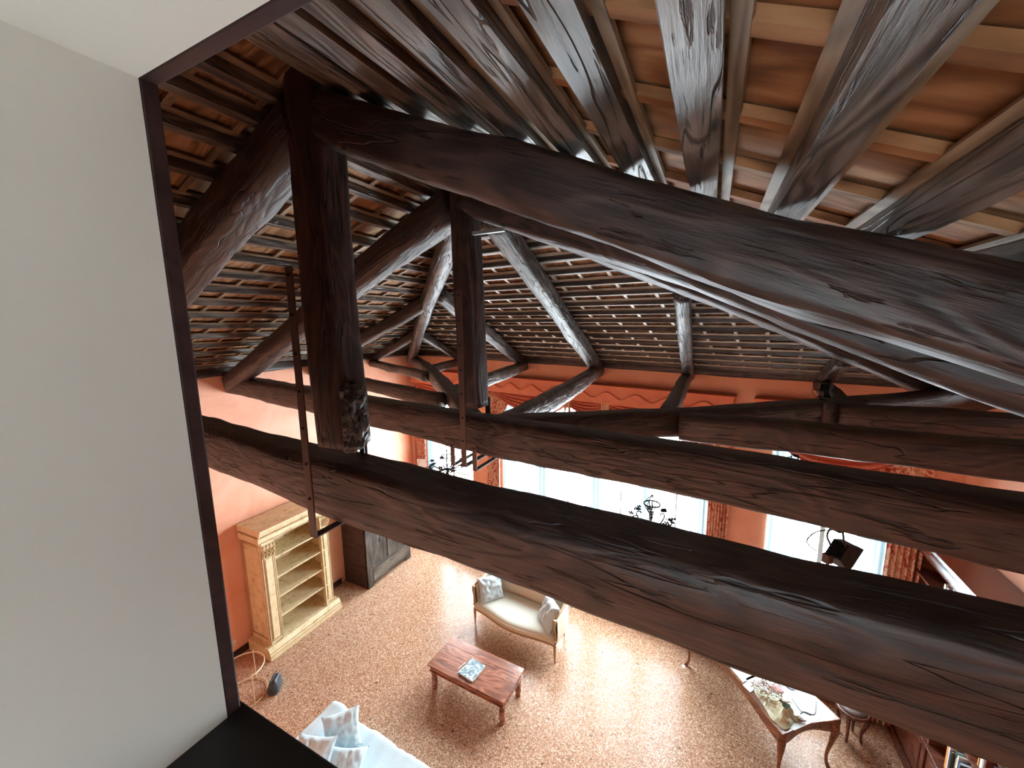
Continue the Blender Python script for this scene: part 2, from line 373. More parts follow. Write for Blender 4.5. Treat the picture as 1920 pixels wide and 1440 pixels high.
# roof: planks, joists and battens as parts of three slopes
def obox(name, P0, X, Yv, Z, x0, x1, y0, y1, z0, z1, m, parent, poly=None, bev=0, **tags):
    F = Matrix(((X.x, Yv.x, Z.x, P0.x), (X.y, Yv.y, Z.y, P0.y), (X.z, Yv.z, Z.z, P0.z), (0, 0, 0, 1)))
    g = G()
    if poly: g.prism(poly, z0, z1, 2)
    else: g.box(x0, x1, y0, y1, z0, z1)
    return g.build(name, m, parent, mtx=F, bevel=bev, **tags)
JH = .062; BW = .32
def slope(name, label, O, U, V, poly, rows, joists, jw, boardstep, seed, JH=.062, bw=.03, jm='joist', bm='batten', sm='plank2'):
    """O origin on the joist-bottom plane, U along the joists, V up or down the slope; poly(u)->(v0,v1) span of the boards; joists: list of v with (u0,u1)"""
    par = thing(name, label, None, kind='structure'); W = U.cross(V).normalized()
    if W.z < 0: flip = -1
    else: flip = 1
    rnd = random.Random(seed)
    u, u_end = rows
    Z = W*flip
    while u < u_end:
        un = min(u+boardstep*rnd.uniform(.94, 1.06), u_end+.2)
        a, b = poly(u+.004), poly(un-.004)
        dz = rnd.uniform(0, .006)
        # frame with local x running along the board (V), y along U
        X = V; Yv = Z.cross(X)
        sg = 1 if Yv.dot(U) > 0 else -1
        P0 = O
        pl = [(a[0], sg*(u+.004)), (a[1], sg*(u+.004)), (b[1], sg*(un-.004)), (b[0], sg*(un-.004))]
        if sg < 0: pl = pl[::-1]
        if max(a[1]-a[0], b[1]-b[0]) > .05:
            pl = [(p[0], p[1]) for p in pl]
            obox('plank', P0, X, Yv, Z, 0, 0, 0, 0, JH+.012+dz, JH+.04+dz, rnd.choice(['plank', 'plank2'] if seed == 11 else ['plank2', 'plank2', 'plank']), par, poly=pl)  # same wood; lighter planks favoured on left and far slopes to paint daylight
            c = poly(un)
            if c[1]-c[0] > .1:
                y0, y1 = sorted((sg*(un-.028), sg*(un+.009)))
                obox('seam_batten', P0, X, Yv, Z, c[0], c[1], y0, y1, JH-.012, JH+.011, sm, par)
        u = un
    for i, (v, u0, u1) in enumerate(joists):
        if u1-u0 < .15: continue
        jj = jw*rnd.uniform(.9, 1.12)
        A = O+V*v+U*u0; B = O+V*v+U*u1
        F_ = Z*(JH/2)
        o = timber('joist', [A+F_, A.lerp(B, .5)+F_+V*rnd.uniform(-.008, .008), B+F_], jj/2, JH/2+.003, M['joist'], par, k=14, n=max(6, int((u1-u0)*4)), ring=8, seed=seed+i, amp=.004, smooth=False)
        o.data.materials[0] = M[jm]
        for s in ((-1, 1)):
            w = bw
            obox('side_batten', A, U, (Z.cross(U)).normalized(), Z, 0, u1-u0, min(s*jj/2, s*(jj/2+w)), max(s*jj/2, s*(jj/2+w)), JH-.014, JH-.003, bm, par)
    g = G(); q = [poly(rows[0]+(rows[1]-rows[0])*i/40) for i in range(41)]; q = [(a, b) for a, b in q]
    P = [O+U*(rows[0]+(rows[1]-rows[0])*i/40)+V*(a-.05)+Z*(JH+.06) for i, (a, b) in enumerate(q)]+[O+U*(rows[0]+(rows[1]-rows[0])*i/40)+V*(b+.12)+Z*(JH+.06) for i, (a, b) in reversed(list(enumerate(q)))]
    k = len(P)//2
    g.add(P, [(i, i+1, 2*k-2-i, 2*k-1-i) for i in range(k-1)]); g.build('sky_leak_cover', 'sill', par, solid=.01)  # unseen sheet added above the boards to stop sky leaking through the gaps
    return par
# left slope: origin at the left eave, U along +Y, V up the slope towards the ridge
Ul = Vector((0, 1, 0)); Vl = Vector((1, 0, SL)).normalized(); LL = (AP-Vector((XL, AP.y, EL))).length
def hipL_v(y):   # v reached at depth y
    if y <= AP.y: return LL
    return max(0, LL*(1-(y-AP.y)/(CL.y-AP.y)))
Ol = Vector((XL, 0, EL))
jl = []
cl = sqrt(1+SL*SL)
for x in [-1.98, -2.16, -2.38, -2.66, -2.97, -3.28, -3.57, -3.88, -4.18, -4.5, -4.84, -5.17, -5.52, -5.87, -6.24, -6.58, -6.93]:
    v = (x-XL)*cl; y1 = AP.y+(CL.y-AP.y)*(1-v/LL)
    jl.append((v, YB, y1+.05))
slope('ceiling.001', 'left roof slope of dark joists and orange planks', Ol, Ul, Vl, lambda u: (-.1, hipL_v(u)+.06), (YB-.02, 8.5), jl, .08, BW, 3, JH=.052, bw=.035, sm='batten')
Vr = Vector((-1, 0, SR)).normalized(); Or = Vector((XR, 0, ER)); LR = (AP-Vector((XR, AP.y, ER))).length; cr = sqrt(1+SR*SR)
def hipR_v(y):
    if y <= AP.y: return LR
    return max(0, LR*(1-(y-AP.y)/(CR.y-AP.y)))
jr = []
xs = [-1.62, -1.40, -1.17, -.93, -.70, -.49, -.28, -.06, .165, .40]
x = .64
while x < 2.85: xs.append(x); x += .24
for x in xs:
    v = (XR-x)*cr; y1 = AP.y+(CR.y-AP.y)*(1-v/LR)
    jr.append((v, -.35 if x > -.2 else YB, y1+.05))
slope('ceiling.002', 'right roof slope of dark joists above the camera', Or, Ul, Vr, lambda u: (-.1, hipR_v(u)+.06 if u > YB-.05 else (XR+.15)*cr), (-.4, 6.9), jr, .08, .30, 11, sm='plank')
# far hip slope
Uf = (CR-CL).normalized(); Nf = Uf.cross(AP-CL).normalized()
if Nf.z < 0: Nf = -Nf
Vf = Nf.cross(Uf).normalized()
if Vf.dot(AP-CL) < 0: Vf = -Vf
LF = (CR-CL).length; uA = (AP-CL).dot(Uf); vA = (AP-CL).dot(Vf)
def far_v(u):
    if u < 0 or u > LF: return 0
    return vA*u/uA if u < uA else vA*(LF-u)/(LF-uA)
jf = []; v = .16
while v < vA-.15:
    jf.append((v, uA*v/vA+.02, LF-(LF-uA)*v/vA-.02)); v += .275
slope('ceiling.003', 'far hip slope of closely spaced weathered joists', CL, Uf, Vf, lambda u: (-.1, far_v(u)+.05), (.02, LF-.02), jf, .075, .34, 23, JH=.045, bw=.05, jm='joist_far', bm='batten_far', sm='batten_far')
# loft roof boards behind the camera (closing piece)
g = G(); g.prism([(-.2, 6.3), (XR, rz(XR)), (XR, rz(XR)+.05), (-.2, 6.95)], -2.5, -.38, 1); struct(g, 'ceiling.004', 'plank')
# wall plates under the eaves
timber('trim_4', [(XL+.05, YB, 5.07), (XL+.05, 8.3, 5.07)], .06, .085, M['beam'], n=20, kind='structure', label='dark timber plate on top of the left wall')
timber('trim_5', [wallp(.0, .06, 5.07), wallp(10.2, .06, 4.98)], .07, .085, M['beam'], n=20, kind='structure', label='dark timber plate on top of the window wall')
g = G(); g.box(XL, XL+.02, YB, 3.5, 0, .12); g.box(XL, XL+.02, 3.5, 5.66, 0, .12); g.box(XL, XL+.02, 7.2, 8.4, 0, .12); struct(g, 'baseboard_left', 'armoire_side')
g = G(); g.box(0, 10.3, -.02, 0, 0, .12); struct(g, 'baseboard_far', 'armoire_side', mtx=MW)

# ------------------------------------------------------------------ trusses
def strap(par, ploc, x, y0, y1, ztop, zb, w=.05, name='iron_strap'):
    g = G(); t = .009
    g.box(x-w/2, x+w/2, y0-t, y0, zb, ztop); g.box(x-w/2, x+w/2, y0-t, y1+t, zb-t, zb); g.box(x-w/2, x+w/2, y1, y1+t, zb, min(ztop, zb+.5))
    o = g.build(name, 'iron', par, loc=-Vector(ploc), bevel=.002)
    z = ztop-.04
    while z > zb+.05:
        g = G(); g.tube([(x, y0-t-.006, z), (x, y0-t+.001, z)], .008, 8); z -= .19
        g.build('rivet', 'blackiron', o)
    return o
pl = (-1.82, 1.5, 4.7)
t1 = thing('roof_truss', 'nearest dark roof truss with king post, its tie beam crossing the whole view', 'roof truss', pl)
timber('tie_beam', [(XL, 2.02, 4.83), (-5, 1.83, 4.86), (-3.55, 1.70, 4.875), (-2, 1.55, 4.88), (-.5, 1.45, 4.88), (.8, 1.36, 4.885), (XR, 1.25, 4.88)], .135, .168, M['beam'], t1, k=4.5, n=90, ring=28, seed=2, amp=.010, fine=.004, ploc=pl)
timber('rafter', [(-1.8, 1.5, 6.80), (-.42, 1.42, 6.21), (.13, 1.38, 5.97), (.64, 1.35, 5.77), (1.8, 1.3, 5.27), (XR, 1.25, 4.86)], .10, .115, M['beam'], t1, k=4.2, n=70, ring=24, seed=5, amp=.010, fine=.005, ploc=pl)
timber('rafter', [(-1.9, 1.5, 6.79), (-3.3, 1.57, 6.235), (-5.3, 1.75, 5.5), (XL+.1, 1.98, 4.86)], .125, .145, M['beam'], t1, k=3.4, n=60, ring=24, seed=8, amp=.012, fine=.006, ploc=pl)
timber('king_post', [(-1.81, 1.49, 7.0), (-1.82, 1.49, 6.3), (-1.80, 1.48, 5.8), (-1.765, 1.48, 5.16)], .105, .11, M['post'], t1, k=6, n=50, ring=28, seed=12, amp=.006, fine=.003, ploc=pl)
# split, weathered face at the foot of the post
def chip(u, v):
    th = -1.0+u*2.2; z = 5.15+v*.34
    r = .075+.02*noise.noise(Vector((u*3, v*4, 1)))+.02*noise.noise(Vector((u*9, v*9, 4)))
    if v in (0, 1) or u in (0, 1): r *= .6
    return (-1.71+r*cos(th)*1.15, 1.45+r*sin(th)*1.1, z+.02*noise.noise(Vector((u*7, v*5, 2))))
g = G(); g.sheet(chip, 18, 16); g.build('splintered_face', 'grey_end', t1, loc=-Vector(pl), solid=.03, smooth=False, label='grey splintered wood at the foot of the post')
strap(t1, pl, -1.845, 1.30, 1.67, 6.08, 4.69)
g = G(); g.tube([(-1.80, 1.62, 5.35), (-1.80, 1.62, 5.0)], .014, 10); g.build('iron_rod', 'blackiron', t1, loc=-Vector(pl))

pl = (-1.78, 2.77, 4.7)
t2 = thing('roof_truss', 'second roof truss with king post and iron clamps, behind the nearest one', 'roof truss', pl)
timber('tie_beam', [(XL, 3.86, 4.83), (-4.5, 3.35, 4.86), (-1.85, 2.86, 4.875), (0, 2.62, 4.88), (1.2, 2.42, 4.885), (XR, 2.15, 4.88)], .135, .165, M['beam'], t2, k=4, n=80, ring=24, seed=22, amp=.010, fine=.004, ploc=pl, taper=(.92, 1))
timber('rafter', [(-1.75, 2.77, 6.76), (-.27, 2.58, 6.17), (1.14, 2.38, 5.55), (XR, 2.15, 4.86)], .125, .135, M['beam'], t2, k=3, n=50, ring=20, seed=25, amp=.010, fine=.005, ploc=pl)
timber('rafter', [(-1.9, 2.79, 6.72), (-3.21, 2.98, 6.25), (-5.2, 3.32, 5.50), (XL+.15, 3.78, 4.88)], .12, .14, M['beam'], t2, k=3.4, n=50, ring=20, seed=28, amp=.010, fine=.005, ploc=pl)
timber('king_post', [(-1.78, 2.77, 6.95), (-1.765, 2.77, 6.0), (-1.75, 2.77, 5.12)], .09, .10, M['post'], t2, k=6, n=36, ring=24, seed=32, amp=.006, fine=.003, ploc=pl)
strap(t2, pl, -1.74, 2.59, 2.98, 6.05, 4.66)
for dx in (-.11, .10):
    strap(t2, pl, -1.74+dx, 2.59, 2.98, 4.86, 4.655-.012*(dx > 0), w=.04, name='iron_clamp')
g = G(); g.box(-1.62, -1.36, 2.60, 2.63, 6.435, 6.46); g.build('steel_bar', 'silver', t2, loc=-Vector(pl), label='bright steel bar at the head of the post')

# ------------------------------------------------------------------ hip timbers
def beam_thing(name, path, a, b, label, cat, seed, group=None, k=3.6, n=30, m='beam', amp=.010):
    o = timber(name, path, a, b, M[m], k=k, n=n, ring=18, seed=seed, amp=amp, fine=.005)
    o['label'] = label; o['category'] = cat
    if group: o['group'] = group
    return o
hz = lambda p, dz=0: Vector((p[0], p[1], p[2]+dz))
hd = .13
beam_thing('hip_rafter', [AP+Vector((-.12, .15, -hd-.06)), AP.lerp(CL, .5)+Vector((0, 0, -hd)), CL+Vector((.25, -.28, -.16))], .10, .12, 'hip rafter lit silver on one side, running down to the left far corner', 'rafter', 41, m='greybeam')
beam_thing('hip_rafter', [AP+Vector((.1, .10, -hd-.04)), AP.lerp(CR, .5)+Vector((0, 0, -hd-.02)), CR+Vector((-.28, -.22, -.1))], .10, .12, 'hip rafter running down right to the far right corner, behind both truss rafters', 'rafter', 44)
def far_at(x, y):   # joist-bottom height of the far slope
    p = CL; return p.z-(Nf.x*(x-p.x)+Nf.y*(y-p.y))/Nf.z
def wall_y(x): return 8.4-(x-XL)*math.tan(ANG)
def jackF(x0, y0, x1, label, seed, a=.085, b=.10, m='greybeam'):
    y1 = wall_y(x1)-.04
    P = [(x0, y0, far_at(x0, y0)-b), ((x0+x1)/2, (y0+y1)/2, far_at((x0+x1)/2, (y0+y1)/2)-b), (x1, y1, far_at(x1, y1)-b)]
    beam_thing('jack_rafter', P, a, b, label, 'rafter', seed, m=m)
jackF(-1.72, 3.05, -1.93, 'thick mottled grey rafter from the second post down to the window wall', 51, .10, .12)
jackF(-.31, 4.35, -.34, 'grey rafter meeting the wall above the right end of the wavy pelmet', 53)
jackF(1.36, 5.85, 1.40, 'short round rafter nearest the right corner, above the spotlight', 55)
jackF(-3.45, 4.6, -3.62, 'grey rafter behind the second post, footing left of the thick one', 57)
jackF(-5.35, 6.45, -5.45, 'short rafter right of the hip rafter, in the left far corner', 59, .075, .085)
def left_at(x): return EL+SL*(x-XL)
def jackL(x0, x1, y0, y1, label, seed, a=.08, b=.09):
    beam_thing('jack_rafter', [(x0, y0, left_at(x0)-b), ((x0+x1)/2, (y0+y1)/2, left_at((x0+x1)/2)-b), (x1, y1, left_at(x1)-b)], a, b, label, 'rafter', seed)
jackL(-3.85, XL+.05, 4.90, 5.4, 'dark rafter on the left slope between the second truss and the far corner', 61, .09, .105)
jackL(-5.35, XL+.05, 6.50, 7.0, 'small dark rafter on the left slope closest to the far corner', 63, .075, .085)

TZ = 4.88
def tie(name, path, label, seed, a=.10, b=.115, z=TZ):
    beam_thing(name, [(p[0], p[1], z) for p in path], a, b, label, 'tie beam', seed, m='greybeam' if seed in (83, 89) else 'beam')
tie('corner_tie', [(XL+.05, 8.3), (-5.27, 6.55), (-2.9, 4.1), (-1.9, 3.0)], 'tie beam from the left far corner to the second truss under the hip rafter', 71, .10, .12)
tie('corner_tie', [(-1.7, 2.85), (-.72, 3.55), (.31, 4.27), (1.05, 4.86), (1.94, 5.63), (XR-.02, 6.55)], 'long tie beam from the second truss to the far right corner, spotlight standing on it', 73, .12, .135)
tie('cross_tie', [(-.22, 3.73), (1, 3.72), (XR, 3.62)], 'thick split tie beam butting against the long corner tie, nearer one', 75, .115, .125)
tie('cross_tie', [(1.12, 4.80), (XR, 4.82)], 'tie beam to the right wall just behind the split one', 77, .10, .115)
tie('cross_tie', [(-2.9, 3.86), (-5.0, 4.55), (XL, 5.4)], 'tie beam from the left wall that butts on the corner tie, nearer one', 79, .085, .095)
tie('cross_tie', [(-4.45, 5.55), (XL, 7.0)], 'short tie beam in the left far corner, under the small rafter', 81, .075, .085)
tie('cross_tie', [(-1.64, 2.95), (-1.72, 5.0), (-1.93, wall_y(-1.93)+.02)], 'grey tie beam under the thick mottled rafter, to the window wall', 83, .095, .11)
tie('cross_tie', [(-.36, 4.0), (-.36, wall_y(-.36)+.02)], 'narrow tie beam under the rafter at the right end of the pelmet', 85, .08, .09)
tie('cross_tie', [(1.25, 5.05), (1.40, wall_y(1.4)+.02)], 'short tie beam under the rafter nearest the right corner', 87, .085, .095)
tie('cross_tie', [(-3.05, 4.25), (-3.35, 6.2), (-3.62, wall_y(-3.62)+.02)], 'tie beam crossing behind the second post to the window wall', 89, .085, .095)
tie('cross_tie', [(-5.0, 6.2), (-5.45, wall_y(-5.45)+.02)], 'small tie beam right of the corner tie, left of the second post', 91, .07, .08)

# ------------------------------------------------------------------ windows, pelmets, curtains
mul = [[(1.31, .03)], [(3.60, .012), (4.05, .075), (4.68, .012), (5.32, .09), (5.85, .012), (6.34, .075), (6.88, .012)], [(8.98, .03)]]
for i, (a, b) in enumerate(WINS):
    w = thing('window_%d' % (i+1), None, None, wallp(0, 0, 0), -ANG, kind='structure')
    g = G(); y0, y1 = .12, .22
    g.box(a, a+.09, y0, y1, WZ0, WZ1); g.box(b-.09, b, y0, y1, WZ0, WZ1); g.box(a, b, y0, y1, WZ0, WZ0+.09); g.box(a, b, y0, y1, WZ1-.09, WZ1)
    g.build('window_frame', 'trimwhite', w, bevel=.006)
    for u, h in mul[i]:
        g = G(); g.box(u-h, u+h, y0+.005, y1-.005, WZ0+.08, WZ1-.08); g.build('mullion', 'trimwhite', w, bevel=.005)
    g = G(); g.box(a+.09, b-.09, y0+.03, y1-.03, 3.28, 3.34); g.box(a+.09, b-.09, y0+.03, y1-.03, 1.9, 1.93); g.build('transom', 'trimwhite', w)
    ed = [a+.09]+[u for u, h in mul[i] if h > .02]+[b-.09]
    for j in range(len(ed)-1):
        g = G(); g.box(ed[j], ed[j+1], .168, .172, WZ0+.09, WZ1-.09); g.build('pane', 'glass', w)
    g = G(); g.box(a-.03, b+.03, -.04, .14, WZ0-.05, WZ0); g.build('window_sill', 'trimwhite', w)

def mw(u, t=0, z=0): return MW @ Matrix.Translation((u, -t, z))
def drape(name, label, u0, u1, z0, z1, m, cat, t=.10, folds=7, depth=.035, gather=None, group=None, seed=0):
    W = u1-u0
    def fn(s, v):
        z = z0+(z1-z0)*v
        e0, e1 = 0, W
        if gather:
            k = max(0, (z-gather[0])/(z1-gather[0])); k = k*k*(3-2*k); e0 -= gather[1]*k; e1 += gather[2]*k
        return (e0+(e1-e0)*s, -depth*sin(s*folds*2*pi+seed)*(.8+.3*sin(z*1.7+s*4))-.01*noise.noise(Vector((s*5, z*2, seed))), z)
    g = G(); g.sheet(fn, folds*10, 24)
    o = g.build(name, m, mtx=mw(u0, t), smooth=True, solid=.004, label=label, category=cat)
    if group: o['group'] = group
    return o
def swag(par, u0, u1, ztop, drop, m='swag', skew=0, t=.13, nf=5):
    W = u1-u0
    def fn(s, v):
        c = (4*s*(1-s))**.8 if 0 < s < 1 else 0
        ss = s+skew*v*c*.25
        f = v*nf*2*pi
        z = ztop-.03*v*0-drop*c*v - .05*v*(1-c)
        return (u0+W*ss, -(t+.05*c*v+.03*sin(f)*(.35+.65*c)), z+.006*cos(f))
    g = G(); g.sheet(fn, 36, nf*8); return g.build('swag', m, par, smooth=True, solid=.004)
def jabot(par, u, w, ztop, drop, m='swaglining'):
    def fn(s, v):
        return (u+w*(s-.5)*(1-.15*v), -(.17+.02*sin(s*6*pi)), ztop-v*drop*(.55+.45*abs(2*s-1)))
    g = G(); g.sheet(fn, 30, 10); return g.build('jabot', m, par, smooth=True, solid=.004)
def pelmet(u0, u1, label, swags):
    p = thing('window_pelmet', label, 'pelmet', wallp(0, 0, 0), -ANG)
    g = G(); g.box(u0, u1, -.2, -.18, 4.27, 4.58); g.box(u0, u0+.02, -.2, 0, 4.27, 4.58); g.box(u1-.02, u1, -.2, 0, 4.27, 4.58); g.box(u0, u1, -.2, 0, 4.57, 4.60); g.box(u0-.02, u1+.02, -.225, 0, 4.60, 4.625)
    g.build('pelmet_box', 'terracotta', p, bevel=.006)
    g = G(); n = int((u1-u0)*40); per = .56
    g.tube([(u0+.03+(u1-u0-.06)*i/n, -.205, 4.43+.06*sin((u1-u0)*i/n*2*pi/per)) for i in range(n+1)], .022, 8)
    g.build('rope_moulding', 'terracotta', p, smooth=True)
    for s in swags: swag(p, *s)
    return p
p = pelmet(2.70, 7.72, 'long terracotta pelmet with a wavy rope over the wide middle window', [(2.85, 4.85, 4.30, .42, 'swag', .3), (4.75, 5.65, 4.30, .30), (5.55, 7.65, 4.30, .42, 'swag', -.3)])
jabot(p, 4.80, .16, 4.30, .34); jabot(p, 5.60, .16, 4.30, .34)
pelmet(.15, 2.42, 'short terracotta pelmet over the left window beside the corner', [(.25, 2.32, 4.30, .50)])
pelmet(8.0, 10.05, 'short terracotta pelmet over the right window', [(8.1, 9.95, 4.30, .62)])
drape('curtain', 'narrow floral curtain in the left far corner, left of the small window', .20, .50, .05, 4.28, 'floral', 'curtain', gather=(3.5, 0, .25), seed=1)
drape('curtain', 'red and gold floral curtain at the left edge of the middle window', 2.66, 3.03, .05, 4.28, 'floral', 'curtain', gather=(3.4, 0, .35), seed=2)
drape('curtain', 'red and gold floral curtain at the right edge of the middle window', 7.44, 7.74, .05, 4.28, 'floral', 'curtain', gather=(3.1, .8, 0), seed=3)
drape('curtain', 'floral curtain hanging beside the tall bookcase at the right window', 9.66, 10.02, .05, 4.28, 'floral', 'curtain', gather=(3.2, .9, 0), seed=4, folds=6)
def she(u0, u1, label, seed, folds=5):
    drape('sheer_curtain', label, u0, u1, .1, 4.2, 'sheer', 'sheer curtain', t=.05, folds=folds, depth=.02, seed=seed)
she(.52, .78, 'white sheer at the left side of the small left window', 5)
she(3.08, 3.45, 'white sheer at the left end of the middle window', 6)
she(3.97, 4.15, 'narrow sheer before the first mullion of the middle window', 7, 3)
she(5.15, 5.50, 'sheer hanging before the central mullion of the middle window', 8)
she(6.25, 6.45, 'narrow sheer behind the right chandelier', 9, 3)
she(7.15, 7.40, 'white sheer at the right end of the middle window', 10, 4)
she(8.28, 8.75, 'white and blue sheer at the left side of the right window', 11, 6)
she(9.35, 9.68, 'white sheer at the right side of the right window, by the floral curtain', 12, 5)

# ------------------------------------------------------------------ chandeliers
def chandelier(x, y, ztop, zring, label, arms=8, s=1.0, kz=.62):
    t = thing('chandelier', label, 'chandelier', (x, y, zring), 0)
    g = G(); z = ztop-zring; k = 0
    while z > .09:
        pts = [(.010*cos(a)*(k % 2), .010*cos(a)*((k+1) % 2), z-.022+.026*sin(a)) for a in [2*pi*i/8 for i in range(9)]]
        g.tube(pts, .0028, 5, False); z -= .04; k += 1
    g.build('chain', 'blackiron', t, smooth=True)
    g = G(); R = .075*s
    g.tube([(R*cos(a), R*sin(a), 0) for a in [2*pi*i/24 for i in range(25)]], .007, 6, False)
    for i in range(6):
        a = 2*pi*i/6; g.tube([(R*cos(a), R*sin(a), 0), (R*.7*cos(a), R*.7*sin(a), -.05), (.01*cos(a), .01*sin(a), -.11)], .004, 5)
        g.tube([(R*cos(a), R*sin(a), 0), (R*.5*cos(a), R*.5*sin(a), .05), (0, 0, .09)], .003, 5)
    g.build('crown_ring', 'blackiron', t, smooth=True)
    g = G(); g.lathe([(.004, .1), (.006, -.1), (.016, -.13), (.007, -.16), (.008, -.20), (.022, -.23), (.03, -.26), (.008, -.30)], n=10); g.build('stem', 'blackiron', t, smooth=True)
    rnd = random.Random(3)
    for i in range(arms):
        a = 2*pi*i/arms+.2; R2 = .19*s
        pr = [(0.01, -.38*kz), (.07, -.43*kz), (.14, -.40*kz), (R2, -.31*kz), (R2-.02, -.25*kz), (R2-.05, -.235*kz), (R2-.06, -.26*kz)]
        pts = catmull([(r*cos(a), r*sin(a), z) for r, z in pr], 14)
        g = G(); g.tube(pts, [.010-.004*k/14 for k in range(15)], 6)
        ar = g.build('arm', 'blackiron', t, smooth=True)
        g = G()
        for c in range(5):
            cx, cy, cz = R2*cos(a)+rnd.uniform(-.02, .02), R2*sin(a)+rnd.uniform(-.02, .02), -.27*kz+rnd.uniform(-.03, .04)
            for q in range(5):
                b = 2*pi*q/5; d = Vector((cos(b), sin(b), .5)).normalized()*.034*s; e = Vector((-sin(b), cos(b), 0))*.011*s
                P = Vector((cx, cy, cz)); g.add([P, P+d*.6+e, P+d, P+d*.6-e], [(0, 1, 2, 3)])
        g.build('blossom', 'blackiron', ar, solid=.002)
    return t
chandelier(-.42, 3.68, 4.78, 4.13, 'black iron chandelier hanging before the right part of the middle window', s=.95, kz=.55)
chandelier(-3.14, 4.25, 4.80, 4.02, 'black iron chandelier hanging before the small left window', s=1.15, kz=.45)

# ------------------------------------------------------------------ spotlights
def spot(label, P, head, tilt, rz, s=1.0):
    """P fixing point, head offset of the lamp head"""
    t = thing('spotlight', label, 'spotlight', P, rz)
    H = Vector(head)
    g = G(); sgn = 1 if H.z > 0 else -1
    g.box(-.03*s, .03*s, -.02*s, .02*s, -.006, .006)
    g.tube(catmull([(-.035*s, 0, 0), (-.055*s, 0, H.z*.5), (H.x-.06*s, H.y, H.z)], 8), .006*s, 6)
    g.tube(catmull([(.035*s, 0, 0), (.055*s, 0, H.z*.5), (H.x+.06*s, H.y, H.z)], 8), .006*s, 6)
    g.build('yoke', 'blackiron', t, smooth=True)
    R = Matrix.Translation(H) @ Matrix.Rotation(tilt, 4, 'X')
    g = G(); w, d, h = .065*s, .05*s, .085*s
    g.add([(-w*.7, -d, -h*.6), (w*.7, -d, -h*.6), (w*.7, -d, h*.6), (-w*.7, -d, h*.6), (-w, d, -h), (w, d, -h), (w, d, h), (-w, d, h)],
          [(0, 3, 2, 1)[::-1], (4, 5, 6, 7)[::-1], (0, 1, 5, 4)[::-1], (1, 2, 6, 5)[::-1], (2, 3, 7, 6)[::-1], (3, 0, 4, 7)[::-1]])
    hd = g.build('lamp_head', 'blackiron', t, mtx=R, bevel=.004)
    g = G(); g.box(-w*.9, w*.9, d+.0005, d+.003, -h*.9, h*.9); g.build('lens', 'plate', hd)
    g = G()
    for q in range(5): g.box(-w*.6, w*.6, -d-.012*s, -d+.002, -h*.5+q*h*.25-.002, -h*.5+q*h*.25+.002)
    g.build('cooling_fins', 'blackiron', hd)
    g = G(); g.box(H.x-.04*s, H.x+.0*s, H.y-.10*s, H.y-.055*s, H.z-.07*s, H.z-.01*s); g.build('ballast_box', 'iron', t, bevel=.003)
    g = G(); g.tube(catmull([(0, 0, 0), (-.09*s, -.04*s, H.z*.4), (-.11*s, -.09*s, H.z*.9), (-.04*s, -.09*s, H.z*1.1)], 12), .004*s, 6); g.build('cable', 'blackiron', t, smooth=True)
spot('black spotlight hanging under the second truss before the right window', (.64, 2.52, 4.70), (.02, .02, -.12), radians(-35), radians(-50), .85)
spot('spotlight standing on top of the long corner tie beam', (1.0, 4.78, 5.02), (0, 0, .10), radians(-25), radians(-20), .85)
spot('small spotlight hanging under the split tie beam', (.62, 3.66, 4.75), (0, 0, -.13), radians(-30), radians(-60), .8)
g = G(); g.tube([(.98, 4.66, 5.0), (.97, 4.60, 4.72)], .018, 8); o = g.build('bracket', 'iron', label='iron bracket bolted to the side of the long corner tie', category='bracket')

# card near the curtain on the left wall
t = thing('hanging_card', 'small white card on a red cord by the corner curtain', 'card', (XL+.40, 8.12, 2.08), radians(-70))
g = G(); g.box(-.006, .006, -.11, .11, -.12, .12); g.build('card', 'papers', t)
g = G(); g.tube(catmull([(0, -.02, .1), (.03, -.08, .0), (.0, -.1, -.25), (.02, .02, -.3), (-.1, .0, .3)], 16), .008, 6); g.build('cord', 'rope', t, smooth=True)

# ------------------------------------------------------------------ cream bookcase
bx = thing('open_bookcase', 'tall cream painted classical bookcase with empty shelves by the left wall', 'bookcase', (-6.63, 3.62, 0))
Wd, Hh, Dp = 1.45, 2.40, .58        # local: +x is the front, y along, z up
T = .035
g = G(); g.box(-Dp, -.03, .07, .07+T, .1, Hh-.15); 
side = g.build('side_panel', 'cream_paint', bx)
g = G(); g.box(-Dp+.06, -.10, .055, .075, .34, 2.05); g.build('raised_panel', 'cream_paint', side, bevel=.01)
g = G()
for z0, z1 in ((.30, .318), (2.07, 2.088)): g.box(-Dp+.03, -.07, .062, .071, z0, z1)
for xx in (-Dp+.03, -.088): g.box(xx, xx+.018, .062, .071, .30, 2.088)
g.build('panel_moulding', 'gold_line', side)
g = G(); g.box(-Dp, -.10, Wd-.09-T, Wd-.09, .1, Hh-.15); g.build('side_panel', 'cream_paint', bx)
g = G(); g.box(-Dp, -Dp+.02, .08, Wd-.1, .1, Hh-.15); g.build('back_panel', 'cream_flower', bx)
for z in (.20, .62, 1.00, 1.38, 1.76):
    g = G(); g.box(-Dp+.02, -.045, .09, Wd-.11, z-.012, z+.012); g.build('shelf', 'cream_flower', bx, bevel=.002)
